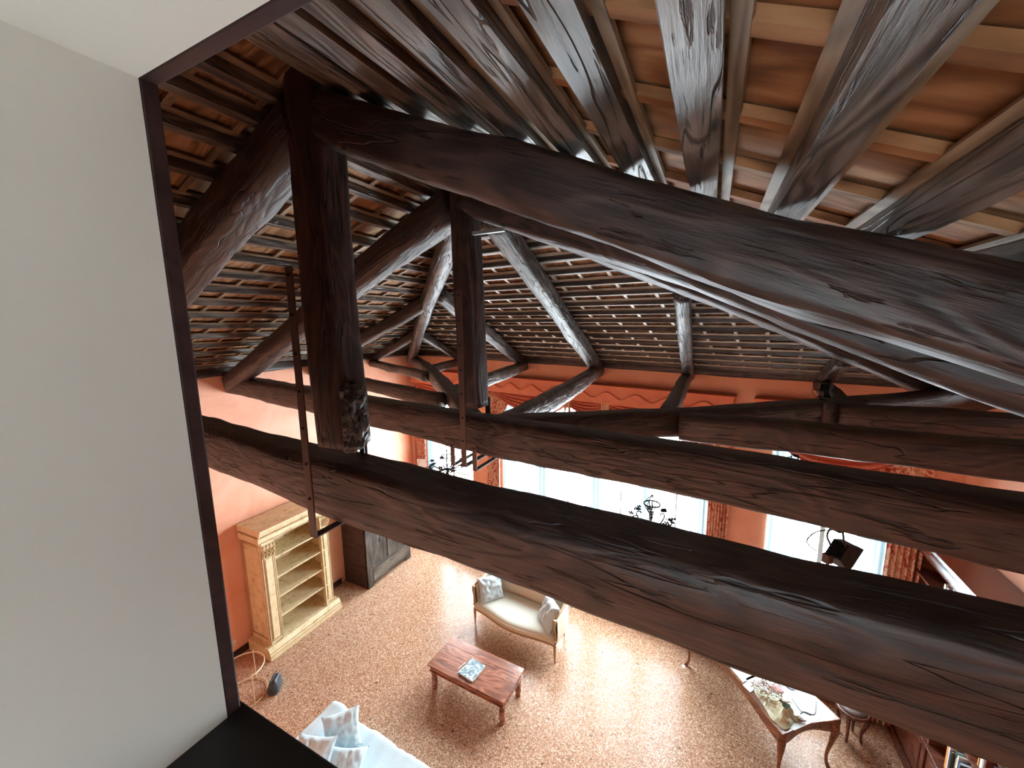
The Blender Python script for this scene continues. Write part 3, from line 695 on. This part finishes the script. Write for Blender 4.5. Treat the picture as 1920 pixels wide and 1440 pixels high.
for y0, y1, x0 in ((.05, .27, 0), (Wd-.23, Wd-.05, -.05)):
    g = G(); g.box(x0-.08, x0-.012, y0, y1, .24, 2.02); 
    pp = g.build('pilaster', 'cream_paint', bx, bevel=.003)
    g = G(); g.box(x0-.0125, x0+.004, y0+.05, y1-.05, .32, 1.84); g.build('raised_panel', 'cream_paint', pp, bevel=.006)
    g = G()
    for q in (y0+.028, y1-.038): g.box(x0-.0125, x0-.005, q, q+.010, .29, 1.87)
    for q in (.29, 1.86): g.box(x0-.0125, x0-.005, y0+.028, y1-.028, q, q+.010)
    for q in (y0, y1-.006): g.box(x0-.02, x0-.006, q, q+.006, .24, 2.02)
    g.build('gilt_line', 'gold_line', pp)
    g = G(); g.box(x0-.09, x0+.02, y0-.01, y1+.01, 2.0, 2.16)
    cp = g.build('capital', 'cream_paint', bx, bevel=.01)
    g = G()
    for q in range(4):
        yy = y0+.02+(y1-y0-.04)*q/3
        for zz in (1.93, 2.0, 2.07):
            g.tube(catmull([(x0-.01, yy, zz-.05), (x0+.02, yy, zz), (x0+.045, yy+.01, zz+.035), (x0+.03, yy+.015, zz+.045)], 6), [.018, .022, .018, .014, .012, .01, .005], 6)
    g.build('carved_leaves', flat('pale_gilt', (.50, .37, .2), .5), cp, smooth=True)
g = G(); g.box(-.06, -.015, .26, .285, .2, 2.1); g.box(-.06, -.015, Wd-.255, Wd-.23, .2, 2.1); g.build('inner_stile', 'cream_paint', bx, bevel=.002)
g = G()
g.prism([(-Dp-.0, 2.14), (0.0, 2.14), (.0, 2.24), (.02, 2.26), (.035, 2.31), (.06, 2.36), (.07, 2.385), (.07, Hh), (-Dp-.0, Hh)], 0.02, Wd-.04, 1)
cn = g.build('cornice', 'cream_paint', bx)
g = G(); 
for q in range(34):
    y = .05+q*(Wd-.12)/34; g.box(.0, .034, y, y+.02, 2.262, 2.292)
for q in range(10):
    x = -Dp+.04+q*.055; g.box(x, x+.02, .005, .03, 2.262, 2.292)
g.build('dentils', 'gold_line', cn, kind='stuff')
g = G(); g.box(.0005, .006, .04, Wd-.06, 2.155, 2.166); g.build('gilt_line', 'gold_line', cn)
g = G()
g.prism([(-Dp, 0), (.06, 0), (.06, .09), (.045, .10), (.045, .14), (.03, .16), (.015, .19), (.0, .21), (-Dp, .21)], -.02, Wd+.02, 1)
g.build('plinth', 'cream_paint', bx)
g = G(); g.box(.0605, .064, -.02, Wd+.02, .082, .09); g.box(.0455, .049, -.02, Wd+.02, .13, .138); g.build('gilt_line', 'gold_line', bx)

# ------------------------------------------------------------------ weathered wardrobe
ax0, ax1, ay0, ay1, ah = XL+.03, -6.5, 5.75, 7.12, 2.05
ar = thing('wardrobe', 'old wardrobe with weathered board front and dark side, near the far corner', 'wardrobe', (ax0, ay0, 0), radians(3)*0)
w_, d_ = ay1-ay0, ax1-ax0
g = G(); g.box(0, d_-.04, 0, .03, .0, ah)
sd = g.build('side_panel', 'armoire_side', ar)
g = G()
for z in (.5, 1.02, 1.54):
    g = G(); g.box(.02, d_-.06, -.002, .003, z, z+.010); g.build('panel_joint', 'blackiron', sd)
g = G(); g.box(0, d_-.04, w_-.03, w_, 0, ah); g.build('side_panel', 'armoire_side', ar)
g = G(); g.box(0, d_-.05, .03, w_-.03, .12, ah-.02); g.build('carcass', 'armoire_side', ar)
g = G(); g.box(-.0, d_+.06, -.05, w_+.05, ah, ah+.07); g.build('top_board', 'armoire', ar, bevel=.01)
def vboard(name, y0, y1, z0, z1, dx=0, par=ar, m='armoire'):
    # vertical board; local x along the grain
    Mx = Matrix.Translation((d_-.045+dx, y0, z0)) @ Matrix.Rotation(-pi/2, 4, 'Y')
    g = G(); g.box(0, z1-z0, 0, y1-y0, -.03, 0); return g.build(name, m, par, mtx=Mx @ Matrix.Translation((0, 0, 0)), bevel=.004)
vboard('stile', 0, .16, 0, ah, .03); vboard('stile', w_-.16, w_, .0, ah, .03); vboard('stile', w_/2-.05, w_/2+.05, .4, ah, .028)
for q0, q1 in ((.17, .40), (.405, w_/2-.055), (w_/2+.055, .98), (.985, w_-.165)):
    vboard('door_board', q0, q1, .42, ah-.05, .012)
def hboard(name, y0, y1, z0, z1, dx):
    Mx = Matrix.Translation((d_-.045+dx, y0, z0)) @ Matrix.Rotation(pi/2, 4, 'Z')
    g = G(); g.box(0, y1-y0, -.03, 0, 0, z1-z0); return g.build(name, 'armoire', ar, mtx=Mx, bevel=.004)
hboard('rail', .16, w_-.16, .38, .46, .030); hboard('bottom_board', .16, w_-.03, .10, .38, .034)
hboard('rail', .16, w_-.16, 1.2, 1.28, .026)
g = G(); g.tube([(d_, .38, .95), (d_+.02, .38, .95), (d_+.02, .38, 1.02), (d_, .38, 1.02)], .008, 6); g.build('latch', 'blackiron', ar)

# ------------------------------------------------------------------ cushions
def cushion(name, label, mtx, w, h, th, m, seed=0, pinch=.12, wr=.012, cat='cushion', group=None, seam=True):
    g = G(); n = 26
    def P(s, v, sg):
        a, b = 2*s-1, 2*v-1
        k = (1-abs(a)**4)*(1-abs(b)**4)
        r = 1-pinch*(1-min(1, (a*a+b*b)/2))*0
        x = a*w/2*(1-pinch*(1-a*a*0)*(1-b*b)*abs(a)**2); y = b*h/2*(1-pinch*(1-a*a)*abs(b)**2)
        z = sg*th/2*max(0, k)**.42
        z += wr*noise.noise(Vector((a*3.2+seed, b*3.2, sg*2)))*max(0, k)**.3*1.4+wr*.6*noise.noise(Vector((a*8+seed, b*3, sg)))*max(0, k)**.2
        return (x, y, z)
    g.sheet(lambda s, v: P(s, v, 1), n, n); g.sheet(lambda s, v: P(1-s, v, -1), n, n)
    o = g.build(name, m, mtx=mtx, smooth=True, label=label, category=cat)
    if group: o['group'] = group
    return o
def RT(loc, rx=0, ry=0, rz=0):
    return Matrix.Translation(loc) @ Matrix.Rotation(rz, 4, 'Z') @ Matrix.Rotation(ry, 4, 'Y') @ Matrix.Rotation(rx, 4, 'X')

# ------------------------------------------------------------------ settee
SX, SY, SRz = -2.98, 5.82, radians(-6)
se = thing('settee', 'cream upholstered settee with curved back and gilded legs, under the beam', 'settee', (SX, SY, 0), SRz)
A_, B_ = .86, .66
def up_(t):      # U shaped plan, t 0..1, from front left round the back to front right
    th = pi*t; c, s = cos(th), sin(th)
    return -A_*math.copysign(abs(c)**.55, c)*(1+.11*abs(s)**.8), .02+B_*abs(s)**.55
def toph(t):
    e = abs(2*t-1); return .93-.12*max(0, (e-.55)/.45)**1.5
def shell(off0, zb):
    def fn(s, v):
        t = s; x, y = up_(t); x2, y2 = up_(min(1, t+.004)); x1, y1 = up_(max(0, t-.004))
        d = Vector((x2-x1, y2-y1)); d = d.normalized() if d.length > 1e-6 else Vector((0, 1)); nx, ny = d.y, -d.x     # inward
        th = 2*pi*v
        z0, z1 = zb, toph(t)
        cz = math.copysign(abs(sin(th))**.5, sin(th)); cn_ = math.copysign(abs(cos(th))**.6, cos(th))
        return (x+nx*cn_*off0, y+ny*cn_*off0, (z0+z1)/2+cz*(z1-z0)/2)
    return fn
g = G(); g.sheet(shell(.045, .36), 60, 20); g.v = g.v
ob = g.build('backrest', 'cream', se, smooth=True)
g = G(); g.tube([(up_(t)[0], up_(t)[1], toph(t)+.006) for t in [i/60 for i in range(61)]], .018, 8); g.build('top_rail', 'gilt', se, smooth=True)
for sx in (-1, 1):
    x = sx*A_
    g = G(); g.tube(catmull([(x, .03, toph(0)), (x+sx*.01, -.03, toph(0)-.03), (x-sx*.005, -.02, .66), (x, .03, .52), (x, .0, .38)], 18), .02, 8)
    g.lathe([(.028, toph(0)-.03), (.03, toph(0)), (.018, toph(0)+.02)], x, -.02, 10)
    g.build('arm_support', 'gilt', se, smooth=True)
def frontc(s):     # serpentine front edge
    return -.02-.11*(sin(pi*s)**2)+.0*s
def seat(s, v):
    a = 2*s-1
    yb = .02+B_*abs(1-abs(a)**3.6)**.55*.96
    yf = frontc(s)
    e = 1-abs(2*v-1)**6; ea = 1-abs(a)**10
    return (a*(A_-.02)*(1+.07*(1-abs(2*v-1))), yf+(yb-yf)*v, .40+.075*max(0, e)**.5*max(0, ea)**.5)
g = G(); g.sheet(seat, 40, 16); g.build('seat', 'creamseat', se, smooth=True, solid=.03)
g = G(); g.sheet(lambda s, v: ((2*s-1)*(A_-.0), frontc(s)+.006, .355+.075*v), 40, 3); g.build('front_border', 'cream', se, smooth=True, solid=.03)
g = G(); g.tube([((2*i/40-1)*(A_+.0), frontc(i/40)-.004, .35) for i in range(41)], .020, 8)
g.tube([(up_(i/60)[0], up_(i/60)[1], .36) for i in range(61)], .02, 8); g.build('seat_rail', 'gilt', se, smooth=True)
for lx, ly in ((-A_, .0), (A_, .0), (-A_+.12, B_-.02), (A_-.12, B_-.02)):
    g = G(); g.lathe([(.008, 0), (.013, .02), (.012, .04), (.026, .27), (.018, .29), (.028, .30), (.028, .345)], lx, ly, 10); g.build('leg', 'gilt', se, smooth=True)
sM = Matrix.Translation((SX, SY, 0)) @ Matrix.Rotation(SRz, 4, 'Z')
cushion('cushion', 'crumpled white cushion leaning at the left end of the settee', sM @ RT((-.66, .26, .68), radians(68), 0, radians(58)), .50, .50, .17, 'whitecloth', 1, wr=.03)
cushion('cushion', 'crumpled white cushion leaning at the right end of the settee', sM @ RT((.62, .25, .68), radians(66), 0, radians(-40)), .50, .50, .17, 'whitecloth', 5, wr=.03)

# ------------------------------------------------------------------ coffee table
ct = thing('coffee_table', 'low reddish-brown wooden coffee table with turned legs', 'coffee table', (-3.06, 4.68, 0), radians(-2))
hw, hd_ = .70, .325
for i in range(4):
    y0 = -hd_+.65*i/4; g = G(); g.box(-hw, hw, y0+.0008, y0+.1625-.0008, .425, .45); g.build('top_plank', 'tablewood', ct, bevel=.002)
def ring_prism(g, x, y, prof):
    for a, b, z0, z1 in prof: g.box(-x-a, x+a, -y-a, y+a, z0, z1)
g = G(); ring_prism(g, hw-.03, hd_-.03, [(.012, 0, .405, .425), (0, 0, .335, .405), (.016, 0, .32, .336)]); g.build('apron', 'tablewood', ct, bevel=.003)
for sx in (-1, 1):
    for sy in (-1, 1):
        g = G(); x, y = sx*(hw-.075), sy*(hd_-.075)
        g.lathe([(.026, 0), (.034, .01), (.034, .035), (.026, .045), (.036, .065), (.042, .10), (.034, .13), (.024, .14), (.024, .15), (.040, .165), (.040, .18), (.028, .19), (.036, .22), (.040, .25), (.030, .275), (.042, .285), (.042, .33)], x, y, 16); cx_, cy_ = x, y; g.v = [(cx_+(p[0]-cx_)*1.2, cy_+(p[1]-cy_)*1.2, p[2]) for p in g.v]
        g.build('leg', 'tablewood', ct, smooth=True)
cM = Matrix.Translation((-3.06, 4.68, 0)) @ Matrix.Rotation(radians(-2), 4, 'Z')
def book_cover():
    m, nt, b = mat('blue_grey_cover'); v = coords(nt, (1, 1, 1), False)
    n0 = N(nt, 'ShaderNodeTexNoise', Scale=9, Detail=5, Roughness=.6, Distortion=2); nt.links.new(v, n0.inputs['Vector'])
    r = ramp(nt, n0.outputs[0], [(.42, (.13, .20, .23)), (.5, (.22, .32, .36)), (.54, (.5, .65, .68)), (.6, (.72, .82, .84)), (.64, (.08, .1, .12))])
    nt.links.new(r.outputs[0], b.inputs['Base Color']); b.inputs['Roughness'].default_value = .25; return m
bk = thing('book', 'large blue-grey picture book lying on the coffee table', 'book', cM @ Vector((.0, -.09, .45)), radians(-8))
g = G(); g.box(-.13, .13, -.155, .155, .004, .028); g.build('pages', 'papers', bk)
g = G(); g.box(-.135, .135, -.16, .16, .028, .032); g.box(-.135, .135, -.16, .16, 0, .004); g.box(-.137, -.133, -.16, .16, 0, .032); g.build('cover', book_cover(), bk)
for i, (px, py, rz_, lb) in enumerate([(-.19, -.09, 1.35, 'white pen lying left of the picture book'), (-.165, -.17, 1.42, 'second white pen lying nearer the table edge')]):
    o = G().tube([(-.075, 0, .006), (.07, 0, .006), (.085, 0, .006)], [.0055, .0055, .002], 8).build('pen', 'papers', mtx=cM @ RT((px, py, .4505), 0, 0, rz_), label=lb, category='pen')

# ------------------------------------------------------------------ desk
dA = Vector((1.04, 5.27)); du = Vector((-.625, .781)); dv = Vector((.781, .625))       # du long axis, dv across
dk = thing('writing_desk', 'curved walnut writing desk with cabriole legs beside the bookcase', 'desk', (dA.x, dA.y, 0), math.atan2(du.y, du.x))
# local x = du, local y = -dv
L_, W_ = 1.78, .76
def dout(s, inset=0):
    # outline of the serpentine top, s 0..1 round the rectangle
    k = s*4; e = int(k) % 4; f = k-int(k)
    w = .045*cos(f*2*pi*1.0)-.045 + .03*sin(pi*f)**2
    if e == 0: p = (-.06+(L_+.12)*f, .06-inset+w*.9)
    elif e == 1: p = (L_+.06-inset+w*.6, .06-(W_+.12)*f)
    elif e == 2: p = (L_+.06-(L_+.12)*f, -W_-.06+inset-w*.9)
    else: p = (-.06+inset-w*.6, -W_-.06+(W_+.12)*f)
    return p
n = 96
g = G(); g.prism([dout(i/n) for i in range(n)], .755, .785, 2); g.build('desk_top', 'deskwood', dk, bevel=.006)
g = G()
def apr(s, v):
    k = (s*4) % 4; f = k-int(k); x, y = dout(s % 1, .0); cx, cy = L_/2, -W_/2
    x = cx+(x-cx)*(.96 if True else 1); y = cy+(y-cy)*.92
    return (x, y, .755-v*(.10+.07*abs(cos(pi*f))**3))
g.sheet(apr, 96, 4); g.build('apron', 'deskwood', dk, smooth=True, solid=.02)
for (lx, ly, ox, oy) in ((0, 0, -1, 1), (0, -W_, -1, -1), (L_, 0, 1, 1), (L_, -W_, 1, -1)):
    o2 = Vector((ox, oy)).normalized()
    prof = [(.01, .755, .05), (.035, .66, .052), (.045, .56, .042), (.02, .40, .03), (-.01, .22, .022), (-.005, .10, .018), (.02, .03, .02), (.035, .0, .026)]
    pts = catmull([(lx+o2.x*d, ly+o2.y*d, z) for d, z, r in prof], 28); rr = np.interp(np.linspace(0, 1, 29), np.linspace(0, 1, 8), [q[2] for q in prof])
    g = G(); g.tube(pts, list(rr), 12); g.build('cabriole_leg', 'deskwood', dk, smooth=True)
dM = Matrix.Translation((dA.x, dA.y, 0)) @ Matrix.Rotation(math.atan2(du.y, du.x), 4, 'Z')
def onpaper(name, label, poly, z, m='papers', cat='paper', lift=0.0, th=.002):
    g = G()
    g.prism(poly, z, z+th, 2); return g.build(name, m, mtx=dM, label=label, category=cat)
onpaper('paper_sheet', 'big white drawing sheet covering the near half of the desk', [(-.05, -.12), (.02, -.74), (.12, -.80), (.45, -.74), (.78, -.55), (.70, -.10), (.35, -.02), (.05, -.05)], .786)
onpaper('paper_sheet', 'white sheet with a ruled edge on the far half of the desk', [(.66, -.02), (1.25, -.03), (1.3, -.6), (.85, -.55), (.7, -.3)], .786)
onpaper('paper_sheet', 'small white notebook partly under the dried flowers', [(.50, .01), (.62, .02), (.66, -.12), (.54, -.16)], .789, th=.008)
onpaper('paper_sheet', 'square pale sheet lying on the big drawing sheet', [(.12, -.50), (.33, -.68), (.50, -.50), (.29, -.33)], .789)
g = G(); g.tube(catmull([(.08, -.32, .792), (.12, -.45, .792), (.06, -.55, .792), (.20, -.74, .792)], 14), .005, 6); g.tube([(.06, -.5, .793), (.14, -.42, .793), (.30, -.46, .793)], .004, 6)
g.build('eyeglasses', 'ink', mtx=dM, label='dark wire eyeglasses frame lying on the drawing sheet', category='eyeglasses')
g = G(); 
for R in (.075, .06): g.tube([(.47+R*cos(a), -.60+R*.8*sin(a), .794) for a in [2*pi*i/20 for i in range(21)]], .0035, 6, False)
g.tube([(.40, -.66, .795), (.56, -.52, .795)], .004, 6); g.build('wire_coil', 'ink', mtx=dM, label='loose dark wire coil on the drawing sheet', category='wire')
onpaper('pink_card', 'small pink card against the dried flowers', [(.42, -.33), (.52, -.30), (.50, -.45), (.40, -.44)], .795, 'pinkpaper', 'card', th=.01)
onpaper('blue_folder', 'pale blue folder beside the wire coil', [(.48, -.48), (.62, -.44), (.66, -.62), (.52, -.62)], .792, flat('pale_blue', (.45, .65, .68), .5), 'folder', th=.006)
# dried bouquet in pale green tissue
bq = thing('dried_bouquet', 'bunch of dried flowers wrapped in crumpled pale green tissue', 'bouquet', dM @ Vector((.20, -.16, .79)), math.atan2(du.y, du.x))
def tis(s, v):
    a = 2*pi*s; r0 = .05+.16*v; x = -.02+.02+(v-.5)*.18
    R = r0*(1+.22*sin(3*a+1)+.15*noise.noise(Vector((cos(a)*2, sin(a)*2, v*3))))
    return (-.02+.32*(v-.45)*.3+R*cos(a)*1.25, R*sin(a)*.9, .16-.155*v**.7+.03*noise.noise(Vector((cos(a)*3, sin(a)*3, v*4)))*(1-v*.6))
g = G(); g.sheet(tis, 40, 14); g.build('tissue_wrap', 'tissue', bq, solid=.002)
g = G(); rnd = random.Random(5)
for i in range(150):
    a = rnd.uniform(-pi, pi); c = Vector((rnd.uniform(.02, .34), rnd.uniform(-.14, .14), rnd.uniform(.03, .12)))
    d = Vector((rnd.uniform(-1, 1), rnd.uniform(-1, 1), rnd.uniform(-.2, .9))).normalized()*rnd.uniform(.04, .10)
    g.tube([c, c+d*.5+Vector((rnd.uniform(-.01, .01), rnd.uniform(-.01, .01), .01)), c+d], [.004, .005, .002], 4)
g.build('dried_stems', 'straw', bq, kind='stuff')
g = G()
for i in range(14):
    y = rnd.uniform(-.09, -.03); g.tube([(-.05, y, .02+rnd.uniform(0, .03)), (-.20, y-.10+rnd.uniform(-.02, .02), .012+rnd.uniform(0, .02))], .006, 5)
g.build('stalks', 'deskwood', bq, kind='stuff')
for i, (u_, y_) in enumerate(((.56, -.05), (.53, -.07))):
    G().tube([(u_, y_, .80), (u_-.15, y_-.03, .80)], .005, 6).build('pencil', 'papers', mtx=dM, label=['pale pencil beside the dried flowers, outer one', 'pale pencil beside the dried flowers, inner one'][i], category='pencil')

# ------------------------------------------------------------------ desk chair, mostly hidden under the beam
ch = thing('desk_chair', 'dark carved chair with a round seat between desk and bookcase', 'chair', (2.02, 6.38, 0), radians(20))
g = G(); g.lathe([(.15, .42), (.165, .43), (.17, .46), (.15, .485), (.1, .495), (.0, .497)], 0, 0, 28); g.build('seat', flat('brown_leather', (.08, .04, .03), .45), ch, smooth=True)
g = G(); g.tube([(.17*cos(a), .17*sin(a), .445) for a in [2*pi*i/32 for i in range(33)]], .022, 8, False); g.build('seat_rail', 'shelfwood', ch, smooth=True)
for a in (.7, 2.4, 3.9, 5.5):
    g = G(); c, s = cos(a), sin(a); g.tube(catmull([(.14*c, .14*s, .43), (.165*c, .165*s, .34), (.12*c, .12*s, .15), (.13*c, .13*s, 0)], 14), [.03-.015*i/14 for i in range(15)], 8); g.build('leg', 'shelfwood', ch, smooth=True)
g = G(); g.tube(catmull([(-.16, .16, .45), (-.20, .24, .7), (-.12, .28, .86), (0, .29, .92), (.12, .28, .86), (.20, .24, .7), (.16, .16, .45)], 30), .02, 8)
for q in range(9):
    a = pi*q/8; g.lathe([(.0, .80), (.022, .82), (.03, .85), (.015, .88)], -.17*cos(a), .25+.035*sin(a), 8)
g.build('carved_back', 'shelfwood', ch, smooth=True)

# ------------------------------------------------------------------ built-in bookcase on the right wall
BX0 = 2.57; BY0, BY1 = 1.2, 6.78
rb = thing('wall_bookcase', 'long dark mahogany bookcase full of books along the right wall', 'bookcase', (BX0, BY0, 0))
D2 = XR-BX0-.005; LY = BY1-BY0
g = G(); g.box(0, D2, 0, LY, 0, .10); g.box(-.03, 0, 0, LY, 0, .08); g.box(-.018, 0, 0, LY, .08, .12); g.build('plinth', 'shelfwood', rb, bevel=.004)
g = G(); g.box(.02, D2, 0, LY, .10, .73); g.build('base_cabinet', 'shelfwood', rb)
nb = 6
for i in range(nb):
    y0 = LY*i/nb+.03; y1 = LY*(i+1)/nb-.03
    g = G(); g.box(0, .02, y0, y1, .14, .71); dd = g.build('door', 'shelfwood', rb, bevel=.003)
    g = G(); g.box(-.008, .0, y0+.09, y1-.09, .22, .63); g.build('raised_panel', 'shelfwood', dd, bevel=.007)
g = G(); g.box(-.035, D2, 0, LY, .73, .76); g.build('counter', 'shelfwood', rb, bevel=.005)
for i in range(nb+1):
    y = min(max(LY*i/nb-.015, 0), LY-.03); g = G(); g.box(0.0, D2, y, y+.03, .76, 2.8); g.build('upright', 'shelfwood', rb, bevel=.002)
SH = [1.34, 1.72, 2.10, 2.50]
for z in SH:
    g = G(); g.box(.0, D2, .02, LY-.02, z-.014, z+.014); g.build('shelf', 'shelfwood', rb, bevel=.002)
g = G(); g.box(D2-.012, D2, 0, LY, .76, 2.8); g.build('back_panel', 'shelfwood', rb)
g = G(); g.prism([(D2, 2.78), (0, 2.78), (-.005, 2.83), (-.03, 2.84), (-.03, 2.87), (-.015, 2.90), (-.015, 2.94), (-.05, 2.97), (-.085, 3.02), (-.10, 3.03), (-.10, 3.07), (D2, 3.07)], 0, LY, 1); g.build('cornice', flat('polished_mahogany', (.12, .04, .025), .18, **{'Coat Weight': .6}), rb)
# books
cols = [(.45, .08, .06), (.08, .12, .2), (.65, .58, .45), (.1, .2, .15), (.7, .7, .68), (.5, .3, .12), (.06, .05, .05), (.75, .35, .1), (.35, .36, .4), (.8, .78, .7), (.25, .05, .08)]
bmats = [flat('book_cloth_%s' % 'abcdefghijk'[i], c, .5) for i, c in enumerate(cols)]
cn_ = ['red', 'navy', 'tan', 'dark green', 'white', 'ochre', 'black', 'orange', 'grey', 'cream', 'maroon']
rnd = random.Random(9)
shelf_names = {.76: 'lowest open shelf', 1.354: 'second open shelf', 1.734: 'third open shelf', 2.114: 'fourth open shelf', 2.514: 'top shelf'}
lastb = [None, {}]
def book(x, y, z, w, h, d, ci, tilt, grp):
    k = (grp, ci); q = lastb[1].get(k, 0); lastb[1][k] = q+1
    for _ in range(30):
        if (grp, lastb[0][1] if lastb[0] and lastb[0][0] == grp else -1, ci) not in lastb[1]: break
        ci = (ci+1) % 11
    lastb[1][(grp, lastb[0][1] if lastb[0] and lastb[0][0] == grp else -1, ci)] = 1; k = (grp, ci)
    size = 'thick ' if w > .042 else ('thin ' if w < .026 else '')
    size += 'tall ' if h > .24 else ('low ' if h < .2 else '')
    nb_ = '' if lastb[0] is None or lastb[0][0] != grp else ' right of a %s one' % cn_[lastb[0][1]]
    lastb[0] = k
    t = thing('shelf_book', '%s%s-spined book%s, on the %s' % (size, cn_[ci], nb_, grp), 'book', (x, y, z), 0, 'books on the %s of the wall bookcase' % grp)
    t.rotation_euler = (tilt, 0, 0)
    g = G(); g.box(.003, d, .003, w-.003, .002, h-.004); g.build('pages', 'papers', t)
    g = G(); g.box(0, .003, 0, w, 0, h); g.box(0, d+.003, 0, .003, 0, h); g.box(0, d+.003, w-.003, w, 0, h); g.build('cover', bmats[ci], t)
for z, ya, yb_, hmax in ((.76, 3.3, 4.45, .40), (1.354, 3.2, 4.15, .30), (1.734, 3.0, 3.9, .30), (2.514, 4.3, 4.9, .2)):
    y = ya
    while y < yb_:
        w = rnd.uniform(.018, .055)
        if any(abs(y-LY*i/nb) < .03 or y < LY*i/nb < y+w+.02 for i in range(nb+1)): y += .035; continue
        ci = rnd.randrange(11)
        book(BX0+rnd.uniform(.03, .06), BY0+y, z, w, rnd.uniform(hmax*.7, hmax), rnd.uniform(.15, .22), ci, 0, shelf_names[z])
        y += w+.002
        if rnd.random() < .08: y += .12

# ------------------------------------------------------------------ white sofa
so = thing('white_sofa', 'white slipcovered sofa seen from above at the bottom edge', 'sofa', (-4.52, 2.35, 0), radians(-1))
def softbox(x0, x1, y0, y1, z0, z1, r=.05, seed=0, wr=.012, n=(16, 14, 6)):
    nx, ny, nz = n; g = G()
    cx, cy, cz = (x0+x1)/2, (y0+y1)/2, (z0+z1)/2; hx, hy, hz_ = (x1-x0)/2, (y1-y0)/2, (z1-z0)/2
    def rp(p):
        q = Vector(p); c = Vector((max(-hx+r, min(hx-r, q.x)), max(-hy+r, min(hy-r, q.y)), max(-hz_+r, min(hz_-r, q.z))))
        d = q-c
        if d.length > 1e-6: q = c+d.normalized()*r
        w = wr*noise.noise(Vector((q.x*3+seed, q.y*3, q.z*3)))+wr*.7*noise.noise(Vector((q.x*9+seed, q.y*2.5, q.z*5)))
        nn = d.normalized() if d.length > 1e-6 else Vector((0, 0, 0))
        return (cx+q.x+nn.x*w, cy+q.y+nn.y*w, cz+q.z+nn.z*w)
    for sg in (-1, 1):
        g.sheet(lambda s, v: rp(((2*s-1)*hx, (2*v-1)*hy, sg*hz_)), nx*2, ny*2)
        g.sheet(lambda s, v: rp(((2*s-1)*hx, sg*hy, (2*v-1)*hz_)), nx*2, nz)
        g.sheet(lambda s, v: rp((sg*hx, (2*s-1)*hy, (2*v-1)*hz_)), ny*2, nz)
    return g
softbox(0, .30, .0, .90, .05, .60, .07, 1, .02).build('armrest', 'whitecloth', so, smooth=True)
softbox(.28, 2.1, .0, .93, .05, .42, .06, 3, .025, (40, 18, 6)).build('seat', 'whitecloth', so, smooth=True)
softbox(0, 2.1, -.25, .08, .05, .72, .08, 5, .02, (30, 8, 8)).build('backrest', 'whitecloth', so, smooth=True)
cushion('cushion', 'large white pillow standing against the sofa arm', RT((-3.98, 2.93, .64), radians(66), 0, radians(50)), .46, .46, .17, 'whitecloth', 11, wr=.02)
cushion('cushion', 'white pillow lying lower on the sofa seat at the picture edge', RT((-3.66, 2.66, .54), radians(28), 0, radians(25)), .50, .46, .17, 'whitecloth', 15, wr=.02)
cushion('cushion', 'white pillow with a peaked corner against the sofa back', RT((-3.98, 2.52, .70), radians(60), radians(10), radians(30)), .46, .46, .14, 'whitecloth', 19, wr=.02)

# ------------------------------------------------------------------ side table, bag, socket
tb = thing('side_table', 'round side table of thin gold tube at the left edge', 'side table', (-6.32, 3.02, 0))
R = .30
g = G(); g.tube([(R*cos(a), R*sin(a), .50) for a in [2*pi*i/40 for i in range(41)]], .009, 8, False); g.build('top_ring', 'goldmetal', tb, smooth=True)
g = G(); g.lathe([(R-.008, .494), (R-.008, .499)], 0, 0, 40); g.build('glass_top', 'glass', tb)
g = G(); g.tube([(R*cos(a), R*sin(a), .02) for a in [2*pi*i/40 for i in range(41)]], .008, 8, False); g.build('base_ring', 'goldmetal', tb, smooth=True)
for a in (-.1, 2.1, 4.2):
    g = G(); g.tube([(R*cos(a), R*sin(a), 0), (R*cos(a), R*sin(a), .54)], .008, 8); g.build('leg', 'goldmetal', tb)
bgm = thing('black_bag', 'small crumpled black bag standing on the floor by the side table', 'bag', (-6.0, 3.30, 0), radians(30))
softbox(-.07, .07, -.13, .13, 0, .26, .06, 8, .05, (10, 10, 10)).build('bag_body', 'blackcloth', bgm, smooth=True)
g = G(); g.tube(catmull([(0, -.08, .24), (.03, -.03, .30), (.03, .04, .30), (0, .08, .24)], 10), .008, 6); g.build('handle', 'blackcloth', bgm, smooth=True)
g = G(); g.tube(catmull([(-6.0, 3.18, .006), (-5.93, 3.12, .006), (-5.96, 3.05, .006), (-6.1, 3.0, .006)], 16), .006, 6); g.build('cable', 'goldmetal', label='thin pale cable on the floor beside the black bag', category='cable')
t = thing('wall_socket', 'white socket plate low on the left wall', 'socket', (XL+.006, 3.36, .28))
g = G(); g.box(-.005, .006, -.06, .06, -.04, .04); g.build('cover_plate', 'plate', t, bevel=.002)
g = G()
for y in (-.03, 0, .03): g.box(.006, .0075, y-.011, y+.011, -.022, .022)
g.build('switches', 'trimwhite', t)
o = G().box(-.13, -.08, -.03, .03, 0, .004).build('paper_slip', 'papers', mtx=Matrix.Translation((-.03, 6.62, 0)), label='tiny white slip of paper on the floor by the far desk leg', category='paper')
